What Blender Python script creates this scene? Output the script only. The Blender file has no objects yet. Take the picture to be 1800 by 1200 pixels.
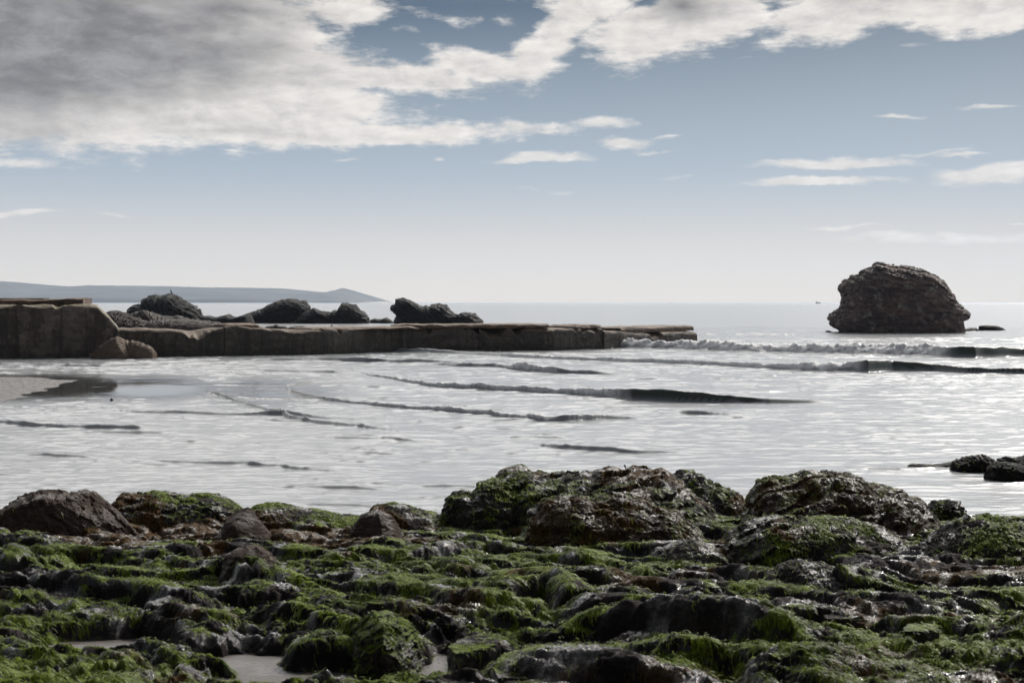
import bpy, math, random
import numpy as np
from mathutils import Vector

random.seed(5)
SC = bpy.context.scene
COL = SC.collection
R = math.radians

# ------------------------------------------------------------------ camera
F, H, CX, HY = 2500.0, 3.0, 900.0, 531.0     # focal length (photo px), eye height above the sea, principal column, horizon row
cam_d = bpy.data.cameras.new('camera')
cam = bpy.data.objects.new('camera', cam_d)
COL.objects.link(cam)
cam.location = (0, 0, H)
cam.rotation_euler = (R(90), 0, 0)
cam_d.sensor_width = 36.0
cam_d.lens = 50.0
cam_d.shift_y = -69.0 / 1800.0
cam_d.clip_start = 0.1
cam_d.clip_end = 60000
cam_d.dof.use_dof = True
cam_d.dof.focus_distance = 85.0
cam_d.dof.aperture_fstop = 8.0
SC.camera = cam

# ------------------------------------------------------------------ light
SUN_AZ, SUN_EL = R(33), R(38)
sun_d = bpy.data.lights.new('sun', 'SUN')
sun = bpy.data.objects.new('sun', sun_d)
COL.objects.link(sun)
sun_d.energy = 3.1
sun_d.angle = R(1.0)
sun_d.color = (1.0, 0.95, 0.88)
sdir = Vector((math.sin(SUN_AZ) * math.cos(SUN_EL), math.cos(SUN_AZ) * math.cos(SUN_EL), math.sin(SUN_EL)))
sun.rotation_euler = sdir.to_track_quat('Z', 'Y').to_euler()

SC.view_settings.view_transform = 'Standard'
SC.view_settings.look = 'None'
SC.view_settings.exposure = -0.12
SC.view_settings.gamma = 1.0
SC.cycles.use_denoising = True
SC.cycles.max_bounces = 6
SC.cycles.volume_bounces = 1
SC.cycles.caustics_reflective = False
SC.cycles.sample_clamp_indirect = 4.0
SC.cycles.use_adaptive_sampling = False


class NT:
    """small helper around a node tree"""
    def __init__(self, tree):
        self.t = tree
        tree.nodes.clear()

    def n(self, typ, **kw):
        nd = self.t.nodes.new(typ)
        for k, v in kw.items():
            setattr(nd, k, v)
        return nd

    def l(self, a, b):
        self.t.links.new(a, b)

    def put(self, sock, v):
        if hasattr(v, 'is_output') or isinstance(v, bpy.types.NodeSocket):
            self.l(v, sock)
        else:
            sock.default_value = v

    def math(self, op, a, b=0.0, c=None, clamp=False):
        m = self.n('ShaderNodeMath', operation=op, use_clamp=clamp)
        self.put(m.inputs[0], a)
        self.put(m.inputs[1], b)
        if c is not None:
            self.put(m.inputs[2], c)
        return m.outputs[0]

    def vmath(self, op, a, b=None, out=0):
        m = self.n('ShaderNodeVectorMath', operation=op)
        self.put(m.inputs[0], a)
        if b is not None:
            self.put(m.inputs[1], b)
        return m.outputs['Value'] if op in ('LENGTH', 'DOT_PRODUCT', 'DISTANCE') else m.outputs[0]

    def ramp(self, v, a, b, lo=0.0, hi=1.0, kind='SMOOTHSTEP'):
        m = self.n('ShaderNodeMapRange', interpolation_type=kind)
        self.put(m.inputs['Value'], v)
        self.put(m.inputs['From Min'], a)
        self.put(m.inputs['From Max'], b)
        self.put(m.inputs['To Min'], lo)
        self.put(m.inputs['To Max'], hi)
        return m.outputs[0]

    def mix(self, f, a, b, mode='MIX'):
        m = self.n('ShaderNodeMix', data_type='RGBA', blend_type=mode)
        self.put(m.inputs[0], f)
        for s, v in ((m.inputs[6], a), (m.inputs[7], b)):
            if isinstance(v, tuple) and len(v) == 3:
                v = v + (1.0,)
            self.put(s, v)
        return m.outputs[2]

    def noise(self, vec, scale, detail=4.0, rough=0.5, dist=0.0, out=0):
        m = self.n('ShaderNodeTexNoise')
        if vec is not None:
            self.put(m.inputs['Vector'], vec)
        m.inputs['Scale'].default_value = scale
        m.inputs['Detail'].default_value = detail
        m.inputs['Roughness'].default_value = rough
        m.inputs['Distortion'].default_value = dist
        return m.outputs[out]


# ------------------------------------------------------------------ sky
def azel(px, py):
    az = math.atan((px - CX) / F)
    el = math.atan((HY - py) / F * math.cos(az))
    return az, el


def make_world():
    w = bpy.data.worlds.new('World')
    SC.world = w
    w.use_nodes = True
    T = NT(w.node_tree)
    out = T.n('ShaderNodeOutputWorld')
    bg = T.n('ShaderNodeBackground')
    bg.inputs['Strength'].default_value = 0.05
    T.l(bg.outputs[0], out.inputs[0])
    sky = T.n('ShaderNodeTexSky')
    sky.sky_type = 'NISHITA'
    sky.sun_disc = False
    sky.sun_elevation = SUN_EL
    sky.sun_rotation = SUN_AZ
    sky.altitude = 0
    sky.air_density = 1.0
    sky.dust_density = 1.0
    sky.ozone_density = 2.0
    tc = T.n('ShaderNodeTexCoord')
    d = tc.outputs['Generated']
    sep = T.n('ShaderNodeSeparateXYZ')
    T.l(d, sep.inputs[0])
    x, y, z = sep.outputs
    az = T.math('ARCTAN2', x, y)
    rr = T.math('SQRT', T.math('ADD', T.math('MULTIPLY', x, x), T.math('MULTIPLY', y, y)))
    el = T.math('ARCTAN2', z, rr)
    cmb = T.n('ShaderNodeCombineXYZ')
    T.l(az, cmb.inputs[0]); T.l(el, cmb.inputs[1])
    P = cmb.outputs[0]
    # domain warp: lets the cloud edges curl
    st = T.vmath('MULTIPLY', P, (1.0, 2.2, 1.0))
    wn = T.noise(st, 14.0, 5.0, 0.55, out=1)
    wv = T.vmath('MULTIPLY', T.vmath('SUBTRACT', wn, (0.5, 0.5, 0.5)), (0.055, 0.022, 0.0))
    Q = T.vmath('ADD', P, wv)

    def field(items):
        acc = None
        for (px, py, rx, ry, wt, rot) in items:
            a, e = azel(px, py)
            v = T.vmath('SUBTRACT', Q, (a, e, 0.0))
            if rot:
                vr = T.n('ShaderNodeVectorRotate', rotation_type='Z_AXIS')
                T.l(v, vr.inputs['Vector'])
                vr.inputs['Angle'].default_value = R(rot)
                v = vr.outputs[0]
            v = T.vmath('MULTIPLY', v, (F / rx, F / ry, 0.0))
            g = T.math('MULTIPLY', T.math('SUBTRACT', 1.0, T.vmath('LENGTH', v)), wt)
            acc = g if acc is None else T.math('SMOOTH_MAX', acc, g, 0.12)
        return acc

    big = [
        (60, -40, 560, 300, 1.3, 0), (120, 140, 520, 130, 1.2, 0), (330, 190, 420, 75, 1.2, 0),
        (560, 232, 440, 24, 0.9, 0), (760, 232, 230, 16, 0.7, 0), (420, 60, 170, 130, 1.0, 0),
        (700, 135, 200, 32, 0.8, 6), (610, 18, 120, 42, 0.7, 5), (560, 130, 130, 55, 0.8, 0),
        (850, 118, 110, 34, 0.75, 8), (930, 105, 80, 45, 0.75, -35), (1010, 40, 130, 55, 0.95, -42),
        (1180, 40, 190, 62, 1.0, -18), (1120, 85, 90, 40, 0.8, -15), (1260, 20, 130, 60, 0.9, -15),
        (1460, 20, 130, 62, 0.95, -20), (1560, 0, 150, 52, 0.9, -10), (1740, 10, 170, 48, 0.9, 0),
        (1650, -20, 200, 60, 0.9, 0), (880, 35, 26, 20, 0.25, 0), (735, 27, 50, 8, 0.18, 0), (850, 22, 50, 9, 0.18, -14),
    ]
    wisp = [
        (1050, 218, 90, 13, 0.5, -4), (1100, 250, 75, 14, 0.6, -2), (955, 275, 110, 9, 0.6, 0), (1165, 264, 50, 5, 0.35, 0),
        (1460, 287, 170, 15, 0.75, 0), (1430, 322, 160, 12, 0.75, 0), (1760, 305, 150, 19, 0.8, 0),
        (1690, 272, 60, 5, 0.5, 0), (1750, 190, 75, 5, 0.45, 0), (1590, 207, 45, 5, 0.4, 0),
        (1470, 401, 90, 5, 0.5, 0), (1680, 419, 220, 13, 0.75, 0), (1790, 389, 50, 4, 0.35, 0), (1640, 270, 120, 4, 0.25, -3),
        (30, 372, 90, 9, 0.6, 0), (185, 376, 35, 4, 0.3, 0), (40, 282, 90, 13, 0.45, -4), (15, 268, 40, 9, 0.35, 0),
        (410, 264, 45, 6, 0.35, 0), (620, 274, 45, 5, 0.35, 0), (765, 270, 12, 5, 0.3, 0), (1210, 308, 70, 5, 0.25, 0),
        (980, 334, 70, 5, 0.2, 0), (920, 230, 60, 12, 0.5, 0), (1180, 239, 25, 5, 0.3, 0), (1330, 94, 40, 6, 0.2, 0), (1600, 80, 50, 7, 0.2, 0),
    ]
    n1 = T.noise(T.vmath('MULTIPLY', P, (1.0, 2.0, 1.0)), 11.0, 9.0, 0.6)
    n2 = T.noise(T.vmath('MULTIPLY', P, (1.0, 3.0, 1.0)), 32.0, 8.0, 0.62)
    f1 = field(big)
    d1 = T.math('ADD', f1, T.math('MULTIPLY', T.math('SUBTRACT', n1, 0.52), 1.1))
    d1 = T.math('ADD', d1, T.math('MULTIPLY', T.math('SUBTRACT', n2, 0.5), 1.15))
    a1 = T.ramp(d1, -0.06, 0.36)
    f2 = field(wisp)
    d2 = T.math('ADD', f2, T.math('MULTIPLY', T.math('SUBTRACT', n2, 0.5), 0.7))
    a2 = T.math('MULTIPLY', T.ramp(d2, 0.02, 0.42), 0.85)
    alpha = T.math('MAXIMUM', a1, a2)
    # thick middle of the clouds is grey, thin rims are bright
    dark = field([(20, 60, 520, 190, 1.4, 0), (260, 100, 400, 90, 1.0, 0), (350, 20, 300, 70, 0.8, 0), (1190, 10, 130, 60, 0.85, -15), (420, 60, 150, 90, 0.55, 0),
                  (1560, -10, 150, 40, 0.5, 0), (300, 160, 120, 34, 0.5, 0), (380, 232, 160, 12, 0.4, 0)])
    nd = T.noise(T.vmath('MULTIPLY', P, (1.0, 2.6, 1.0)), 13.0, 6.0, 0.55)
    thick = T.math('ADD', dark, T.math('MULTIPLY', T.math('SUBTRACT', nd, 0.5), 1.1))
    tk = T.ramp(thick, -0.05, 0.95)
    ccol = T.mix(tk, (18.2, 17.3, 16.3, 1), (4.5, 4.4, 4.5, 1))
    # fine grey mottling
    mot = T.ramp(T.noise(T.vmath('MULTIPLY', P, (1.0, 2.0, 1.0)), 20.0, 9.0, 0.66, 0.4), 0.40, 0.66)
    ccol = T.mix(T.math('MULTIPLY', mot, T.ramp(f1, 0.1, 0.8, 0.0, 0.5)), ccol, (9.6, 9.4, 9.6, 1))
    # relief: billows turned to the sun are brighter
    n2b = T.noise(T.vmath('ADD', T.vmath('MULTIPLY', P, (1.0, 3.0, 1.0)), (0.006, 0.010, 0.0)), 32.0, 8.0, 0.62)
    n1b = T.noise(T.vmath('ADD', T.vmath('MULTIPLY', P, (1.0, 2.0, 1.0)), (0.012, 0.016, 0.0)), 11.0, 9.0, 0.6)
    rel = T.math('ADD', T.math('MULTIPLY', T.math('SUBTRACT', n2, n2b), 1.6), T.math('MULTIPLY', T.math('SUBTRACT', n1, n1b), 1.4))
    rel = T.ramp(rel, -0.35, 0.35, 0.86, 1.10, kind='LINEAR')
    rc = T.n('ShaderNodeCombineXYZ')
    for i_ in range(3):
        T.l(rel, rc.inputs[i_])
    ccol = T.vmath('MULTIPLY', ccol, rc.outputs[0])
    # bright thin veil low over the sea
    veil = T.math('SUBTRACT', 1.0, T.math('POWER', T.math('DIVIDE', T.math('MAXIMUM', el, 0.0), 0.205), 1.45), clamp=True)
    hs = T.n('ShaderNodeHueSaturation')
    hs.inputs['Saturation'].default_value = 1.30
    hs.inputs['Value'].default_value = 0.58
    T.l(sky.outputs[0], hs.inputs['Color'])
    vcol = T.mix(T.ramp(el, 0.0, 0.105), (19.2, 16.9, 14.0, 1), (11.2, 13.2, 15.6, 1))
    skyc = T.mix(veil, hs.outputs[0], vcol)
    # dark cloud added behind the camera, out of view, to cut the fill light
    back = T.math('MULTIPLY', T.ramp(y, 0.15, -0.35), T.ramp(T.noise(d, 2.2, 6, 0.6), 0.25, 0.5))
    skyc = T.mix(T.math('MULTIPLY', back, 0.9), skyc, (3.2, 3.2, 3.35, 1))
    # thin high veil near the horizon
    # unseen glow added above the frame to brighten water, like sun behind thin cloud
    ga = T.math('POWER', 2.718, T.math('MULTIPLY', T.math('POWER', T.math('DIVIDE', T.math('SUBTRACT', az, 0.30), 0.95), 2.0), -1.0))
    ge = T.math('MULTIPLY', T.ramp(el, 0.205, 0.30), T.ramp(el, 1.15, 0.60))
    gn = T.ramp(T.noise(T.vmath('MULTIPLY', P, (1.0, 2.0, 1.0)), 4.0, 6, 0.6), 0.30, 0.62, 0.35, 1.0)
    # its core, right of the frame
    core = T.math('POWER', 2.718, T.math('MULTIPLY', T.math('POWER', T.math('DIVIDE', T.math('SUBTRACT', az, SUN_AZ), 0.20), 2.0), -1.0))
    glow = T.math('MULTIPLY', T.math('MULTIPLY', ga, ge), gn)
    col = T.mix(alpha, skyc, ccol)
    col = T.mix(glow, col, T.mix(core, (92.0, 90.0, 87.0, 1), (190.0, 184.0, 175.0, 1)))
    T.l(col, bg.inputs['Color'])
    return sky


make_world()


# ------------------------------------------------------------------ numpy noise
_rng = np.random.default_rng(11)
PERM = np.tile(_rng.permutation(256), 3).astype(np.int32)
GR = _rng.normal(size=(256, 3)).astype(np.float32)
GR /= np.linalg.norm(GR, axis=1, keepdims=True)
_an = _rng.uniform(0, 2 * math.pi, 256)
G2X, G2Y = np.cos(_an).astype(np.float32), np.sin(_an).astype(np.float32)


def perlin2(x, y, seed):
    xi = np.floor(x); yi = np.floor(y)
    fx, fy = x - xi, y - yi
    xi = xi.astype(np.int32) & 255; yi = yi.astype(np.int32) & 255
    u = fx * fx * fx * (fx * (fx * 6 - 15) + 10)
    v = fy * fy * fy * (fy * (fy * 6 - 15) + 10)
    a, b = PERM[xi], PERM[xi + 1]

    def g(h, dx, dy):
        k = PERM[h + (seed & 255)]
        return G2X[k] * (fx - dx) + G2Y[k] * (fy - dy)
    n0 = g(PERM[a + yi], 0, 0); n1 = g(PERM[b + yi], 1, 0)
    m0 = g(PERM[a + yi + 1], 0, 1); m1 = g(PERM[b + yi + 1], 1, 1)
    p = n0 + u * (n1 - n0); q = m0 + u * (m1 - m0)
    return (p + v * (q - p)) * np.float32(1.5)


def perlin(x, y, z=None, seed=0):
    x = np.asarray(x, np.float32) + np.float32(17.3 * seed)
    y = np.asarray(y, np.float32) - np.float32(9.7 * seed)
    if z is None:
        return perlin2(x, y, seed)
    z = np.asarray(z, np.float32) + np.float32(5.9 * seed)
    xi = np.floor(x); yi = np.floor(y); zi = np.floor(z)
    fx, fy, fz = x - xi, y - yi, z - zi
    xi = xi.astype(np.int32) & 255; yi = yi.astype(np.int32) & 255; zi = zi.astype(np.int32) & 255
    u = fx * fx * fx * (fx * (fx * 6 - 15) + 10)
    v = fy * fy * fy * (fy * (fy * 6 - 15) + 10)
    w = fz * fz * fz * (fz * (fz * 6 - 15) + 10)
    res = 0
    for dx in (0, 1):
        px = PERM[xi + dx]
        wx_ = u if dx else 1 - u
        for dy in (0, 1):
            py = PERM[px + yi + dy]
            wy_ = v if dy else 1 - v
            for dz in (0, 1):
                g = GR[PERM[py + zi + dz]]
                wz_ = w if dz else 1 - w
                res = res + wx_ * wy_ * wz_ * (g[..., 0] * (fx - dx) + g[..., 1] * (fy - dy) + g[..., 2] * (fz - dz))
    return res * 1.6


def fbm(x, y, z=None, octv=4, gain=0.5, lac=2.07, seed=0, mode='f'):
    s, a, tot, f = 0, 1.0, 0.0, 1.0
    for o in range(octv):
        n = perlin(x * f, y * f, None if z is None else z * f, seed + o)
        if mode == 'r':
            n = 1 - 2 * np.abs(n)
        elif mode == 'b':
            n = 2 * np.abs(n) - 0.55
        s = s + a * n
        tot += a
        a *= gain; f *= lac
    return s / tot


def sstep(a, b, v):
    t = np.clip((v - a) / (b - a), 0, 1)
    return t * t * (3 - 2 * t)


# ------------------------------------------------------------------ mesh helpers
def mesh_obj(name, V, Q, mat, parent=None, smooth=True, attrs=None, tris=None):
    me = bpy.data.meshes.new(name)
    V = np.ascontiguousarray(V, np.float32)
    Q = np.asarray(Q, np.int32).reshape(-1, 4) if Q is not None and len(Q) else np.zeros((0, 4), np.int32)
    Tn = np.asarray(tris, np.int32).reshape(-1, 3) if tris is not None and len(tris) else np.zeros((0, 3), np.int32)
    me.vertices.add(len(V))
    me.vertices.foreach_set('co', V.ravel())
    idx = np.concatenate([Q.ravel(), Tn.ravel()])
    st = np.concatenate([np.arange(len(Q)) * 4, len(Q) * 4 + np.arange(len(Tn)) * 3]).astype(np.int32)
    me.loops.add(len(idx))
    me.loops.foreach_set('vertex_index', idx)
    me.polygons.add(len(st))
    me.polygons.foreach_set('loop_start', st)
    me.polygons.foreach_set('use_smooth', np.full(len(st), smooth))
    me.update(calc_edges=True)
    if attrs:
        for k, a in attrs.items():
            at = me.attributes.new(k, 'FLOAT', 'POINT')
            at.data.foreach_set('value', np.ascontiguousarray(a, np.float32))
    if mat:
        me.materials.append(mat)
    o = bpy.data.objects.new(name, me)
    COL.objects.link(o)
    if parent:
        o.parent = parent
    return o


def grid_quads(nr, nc):
    i = np.arange(nr * nc, dtype=np.int32).reshape(nr, nc)
    return np.stack([i[:-1, :-1], i[:-1, 1:], i[1:, 1:], i[1:, :-1]], -1).reshape(-1, 4)


def tag(o, label=None, cat=None, group=None, kind=None):
    if label: o['label'] = label
    if cat: o['category'] = cat
    if group: o['group'] = group
    if kind: o['kind'] = kind
    return o


def wx(px, Y): return (np.asarray(px, float) - CX) / F * Y
def wz(py, Y): return H - (np.asarray(py, float) - HY) / F * Y
def sea_Y(py): return H * F / (np.asarray(py, float) - HY)


# base profile of the rocky shore: distance -> height
SH_Y = np.array([0, 4, 6, 8, 10, 12, 14, 16, 18, 20, 22, 26, 40], float)
SH_Z = np.array([1.42, 1.38, 1.28, 1.10, 0.90, 0.70, 0.50, 0.31, 0.13, -0.06, -0.28, -0.6, -0.9], float)
_yy = np.linspace(4.5, 26, 800)
_pp = HY + F * (H - np.interp(_yy, SH_Y, SH_Z)) / _yy


def gY(py):
    """distance at which the sloping shore is seen at photo row py"""
    return float(np.interp(-py, -_pp, _yy))


# ------------------------------------------------------------------ materials
def new_mat(name):
    m = bpy.data.materials.new(name)
    m.use_nodes = True
    T = NT(m.node_tree)
    out = T.n('ShaderNodeOutputMaterial')
    b = T.n('ShaderNodeBsdfPrincipled')
    T.l(b.outputs[0], out.inputs['Surface'])
    return m, T, b, out


def rock_mat(name, c1, c2, c3=None, scale=1.0, rough=(0.35, 0.7), bump=0.5, moss=None, moss_at=(0.35, 0.75), moss2=None,
             weed=None, strata=(0.3, 0.15, 1.0), stretch=4.0, bdist=0.05, attr=False, dark_f=0.35, gloss=0.55):
    m, T, b, out = new_mat(name)
    geo = T.n('ShaderNodeNewGeometry')
    P = geo.outputs['Position']
    mp = T.n('ShaderNodeMapping')
    T.l(P, mp.inputs[0])
    mp.inputs['Rotation'].default_value = strata
    mp.inputs['Scale'].default_value = (1.0, 1.0, stretch)
    S = mp.outputs[0]
    nl = T.noise(S, 1.2 * scale, 6, 0.6)
    nm = T.noise(P, 3.1 * scale, 8, 0.65)
    nf = T.noise(S, 9.0 * scale, 8, 0.7)
    col = T.mix(T.ramp(nl, 0.35, 0.65), c1, c2)
    if c3:
        col = T.mix(T.ramp(nm, 0.5, 0.68), col, c3)
    col = T.mix(T.ramp(nf, 0.3, 0.7, 0.0, 0.55), col, tuple(dark_f * v for v in c1))
    rgh = T.ramp(nm, 0.3, 0.7, rough[0], rough[1])
    sepn = T.n('ShaderNodeSeparateXYZ')
    T.l(geo.outputs['Normal'], sepn.inputs[0])
    nz = sepn.outputs[2]
    if attr:
        at = T.n('ShaderNodeAttribute'); at.attribute_name = 'weed'
        wm_ = T.math('ADD', at.outputs['Fac'], T.math('MULTIPLY', T.math('SUBTRACT', nf, 0.5), 0.8))
        at2 = T.n('ShaderNodeAttribute'); at2.attribute_name = 'moss'
        mk_ = T.math('ADD', at2.outputs['Fac'], T.math('MULTIPLY', T.math('SUBTRACT', nf, 0.5), 0.9))
    if weed:
        wm = T.ramp(wm_, 0.35, 0.65) if attr else T.ramp(T.math('ADD', T.noise(P, 1.1 * scale, 5, 0.6), T.math('MULTIPLY', nz, 0.08)), 0.50, 0.60)
        wc = T.mix(T.ramp(nf, 0.35, 0.65), weed, tuple(0.3 * v for v in weed))
        col = T.mix(wm, col, wc)
    if moss:
        big = T.noise(P, 0.9 * scale, 5, 0.6)
        k = T.math('ADD', nz, T.math('MULTIPLY', T.math('SUBTRACT', big, 0.5), 1.3))
        k = T.math('ADD', k, T.math('MULTIPLY', T.math('SUBTRACT', nm, 0.5), 0.9))
        mk = T.ramp(mk_, 0.3, 0.7) if attr else T.ramp(k, moss_at[0], moss_at[1])
        mc = T.mix(T.ramp(T.noise(P, 5.5 * scale, 6, 0.65), 0.36, 0.64), moss, moss2 or tuple(0.45 * v for v in moss))
        mc = T.mix(T.ramp(T.noise(P, 26 * scale, 3, 0.6), 0.35, 0.7), mc, tuple(0.4 * v for v in moss))
        col = T.mix(mk, col, mc)
        rgh = T.math('ADD', rgh, T.math('MULTIPLY', mk, 0.12))
    T.l(col, b.inputs['Base Color'])
    if attr:
        # wet films: glossy patches on the bare rock
        wf_ = T.ramp(T.noise(P, 2.3 * scale, 5, 0.6), 0.47, 0.60)
        wf_ = T.math('MULTIPLY', wf_, T.math('SUBTRACT', 1.0, T.math('MULTIPLY', mk, 0.75)))
        wf_ = T.math('MULTIPLY', wf_, T.ramp(nz, 0.05, 0.45, 0.12, 1.0))      # water drains off the steep faces
        T.l(T.ramp(wf_, 0, 1, 0.05, gloss), b.inputs['Specular IOR Level'])
        rgh = T.ramp(wf_, 0, 1, 0.7, rough[0])
    if not attr:
        b.inputs['Specular IOR Level'].default_value = 0.15
    T.l(rgh, b.inputs['Roughness'])
    hgt = T.math('ADD', T.math('MULTIPLY', nf, 0.6), T.math('MULTIPLY', T.noise(P, 22 * scale, 6, 0.7), 0.5))
    bp = T.n('ShaderNodeBump')
    bp.inputs['Strength'].default_value = bump
    bp.inputs['Distance'].default_value = bdist / scale
    T.l(hgt, bp.inputs['Height'])
    T.l(bp.outputs[0], b.inputs['Normal'])
    return m


M = {}
GREEN, GREEN2, WEED = (0.165, 0.22, 0.020), (0.034, 0.062, 0.010), (0.11, 0.06, 0.02)
NEAR = dict(moss=GREEN, moss2=GREEN2, weed=WEED, attr=True)
M['shore'] = rock_mat('mossy_shore_rock', (0.018, 0.015, 0.016), (0.036, 0.028, 0.027), (0.068, 0.057, 0.057), 1.6, (0.16, 0.45), 0.9, gloss=0.65, **NEAR)
M['brown'] = rock_mat('brown_rock', (0.058, 0.041, 0.034), (0.092, 0.067, 0.056), (0.13, 0.099, 0.085), 1.3, (0.4, 0.7), 0.8, gloss=0.15, **NEAR)
M['mossy'] = rock_mat('mossy_rock', (0.030, 0.027, 0.025), (0.055, 0.047, 0.042), (0.085, 0.074, 0.069), 1.5, (0.2, 0.5), 0.9, **NEAR)
M['weedy'] = rock_mat('weedy_rock', (0.040, 0.028, 0.021), (0.068, 0.043, 0.029), (0.105, 0.061, 0.030), 1.8, (0.2, 0.6), 1.0, gloss=0.4, **NEAR)
M['wet'] = rock_mat('wet_purple_rock', (0.034, 0.027, 0.031), (0.058, 0.046, 0.052), (0.09, 0.075, 0.083), 1.7, (0.16, 0.38), 0.9, gloss=0.45, **NEAR)
M['stack'] = rock_mat('sea_stack_rock', (0.12, 0.10, 0.10), (0.31, 0.21, 0.18), (0.50, 0.46, 0.40), 0.34, (0.45, 0.8), 1.0,
                      moss=(0.085, 0.085, 0.04), moss2=(0.06, 0.062, 0.035), moss_at=(0.85, 1.2), strata=(0.15, 0.28, 0.3), stretch=6.0, bdist=0.12)
M['reef'] = rock_mat('dark_reef_rock', (0.011, 0.010, 0.009), (0.019, 0.016, 0.014), (0.032, 0.027, 0.023), 0.35, (0.5, 0.8), 0.8,
                     moss=(0.045, 0.05, 0.02), moss_at=(0.9, 1.3), strata=(0.3, 0.6, 0.2), bdist=0.12)
M['rubble'] = rock_mat('rubble_rock', (0.055, 0.042, 0.036), (0.09, 0.072, 0.062), (0.14, 0.12, 0.105), 0.8, (0.5, 0.8), 0.8, bdist=0.1)
M['pale'] = rock_mat('pale_boulder', (0.13, 0.095, 0.07), (0.19, 0.14, 0.105), (0.22, 0.17, 0.13), 0.8, (0.55, 0.8), 0.5)


def concrete_mat(name, c, c2, cap=None, dark=0.6):
    m, T, b, out = new_mat(name)
    geo = T.n('ShaderNodeNewGeometry')
    P = geo.outputs['Position']
    V = T.vmath('MULTIPLY', P, (1.0, 1.0, 0.25))
    n1 = T.noise(V, 0.9, 7, 0.65)
    n2 = T.noise(P, 3.5, 8, 0.7)
    n3 = T.noise(T.vmath('MULTIPLY', P, (0.25, 0.25, 2.0)), 1.6, 5, 0.6)
    col = T.mix(T.ramp(n1, 0.44, 0.56), c, c2)
    col = T.mix(T.ramp(T.noise(P, 1.4, 6, 0.65), 0.52, 0.60, 0, 0.7), col, tuple(min(1, 1.5 * v) for v in c2))
    col = T.mix(T.ramp(n2, 0.48, 0.66, 0, 0.7), col, tuple(0.4 * v for v in c))
    col = T.mix(T.ramp(n3, 0.5, 0.62, 0, 0.55), col, tuple(0.5 * v for v in c2))
    run = T.noise(T.vmath('MULTIPLY', P, (2.2, 2.2, 0.12)), 1.3, 5, 0.6)      # run-off streaks
    col = T.mix(T.ramp(run, 0.52, 0.64, 0, 0.75), col, (0.030, 0.024, 0.020))
    sep = T.n('ShaderNodeSeparateXYZ')
    T.l(P, sep.inputs[0])
    # weed-blackened tide band near the foot
    tide = T.ramp(T.math('ADD', sep.outputs[2], T.math('MULTIPLY', n1, 0.5)), 0.25, 0.75, dark, 0.0)
    col = T.mix(tide, col, (0.028, 0.026, 0.02))
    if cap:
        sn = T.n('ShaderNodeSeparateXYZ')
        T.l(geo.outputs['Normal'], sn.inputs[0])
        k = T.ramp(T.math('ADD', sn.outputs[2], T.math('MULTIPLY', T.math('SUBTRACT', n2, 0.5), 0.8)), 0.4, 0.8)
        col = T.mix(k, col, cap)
    T.l(col, b.inputs['Base Color'])
    b.inputs['Roughness'].default_value = 0.75
    bp = T.n('ShaderNodeBump')
    bp.inputs['Strength'].default_value = 0.6
    bp.inputs['Distance'].default_value = 0.08
    T.l(T.math('ADD', n2, T.noise(P, 12, 6, 0.7)), bp.inputs['Height'])
    T.l(bp.outputs[0], b.inputs['Normal'])
    return m


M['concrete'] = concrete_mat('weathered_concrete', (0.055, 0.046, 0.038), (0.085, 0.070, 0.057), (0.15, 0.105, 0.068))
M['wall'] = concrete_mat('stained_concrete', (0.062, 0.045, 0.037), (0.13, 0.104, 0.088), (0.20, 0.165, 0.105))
M['capping'] = concrete_mat('rusty_capping', (0.085, 0.050, 0.033), (0.13, 0.08, 0.052), (0.17, 0.115, 0.075), 0.0)


# ------------------------------------------------------------------ rocky shore in the foreground
def spot(px, py, rx, ry, a):
    Y = gY(py)
    return (wx(px, Y), Y, rx, ry, a)


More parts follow.
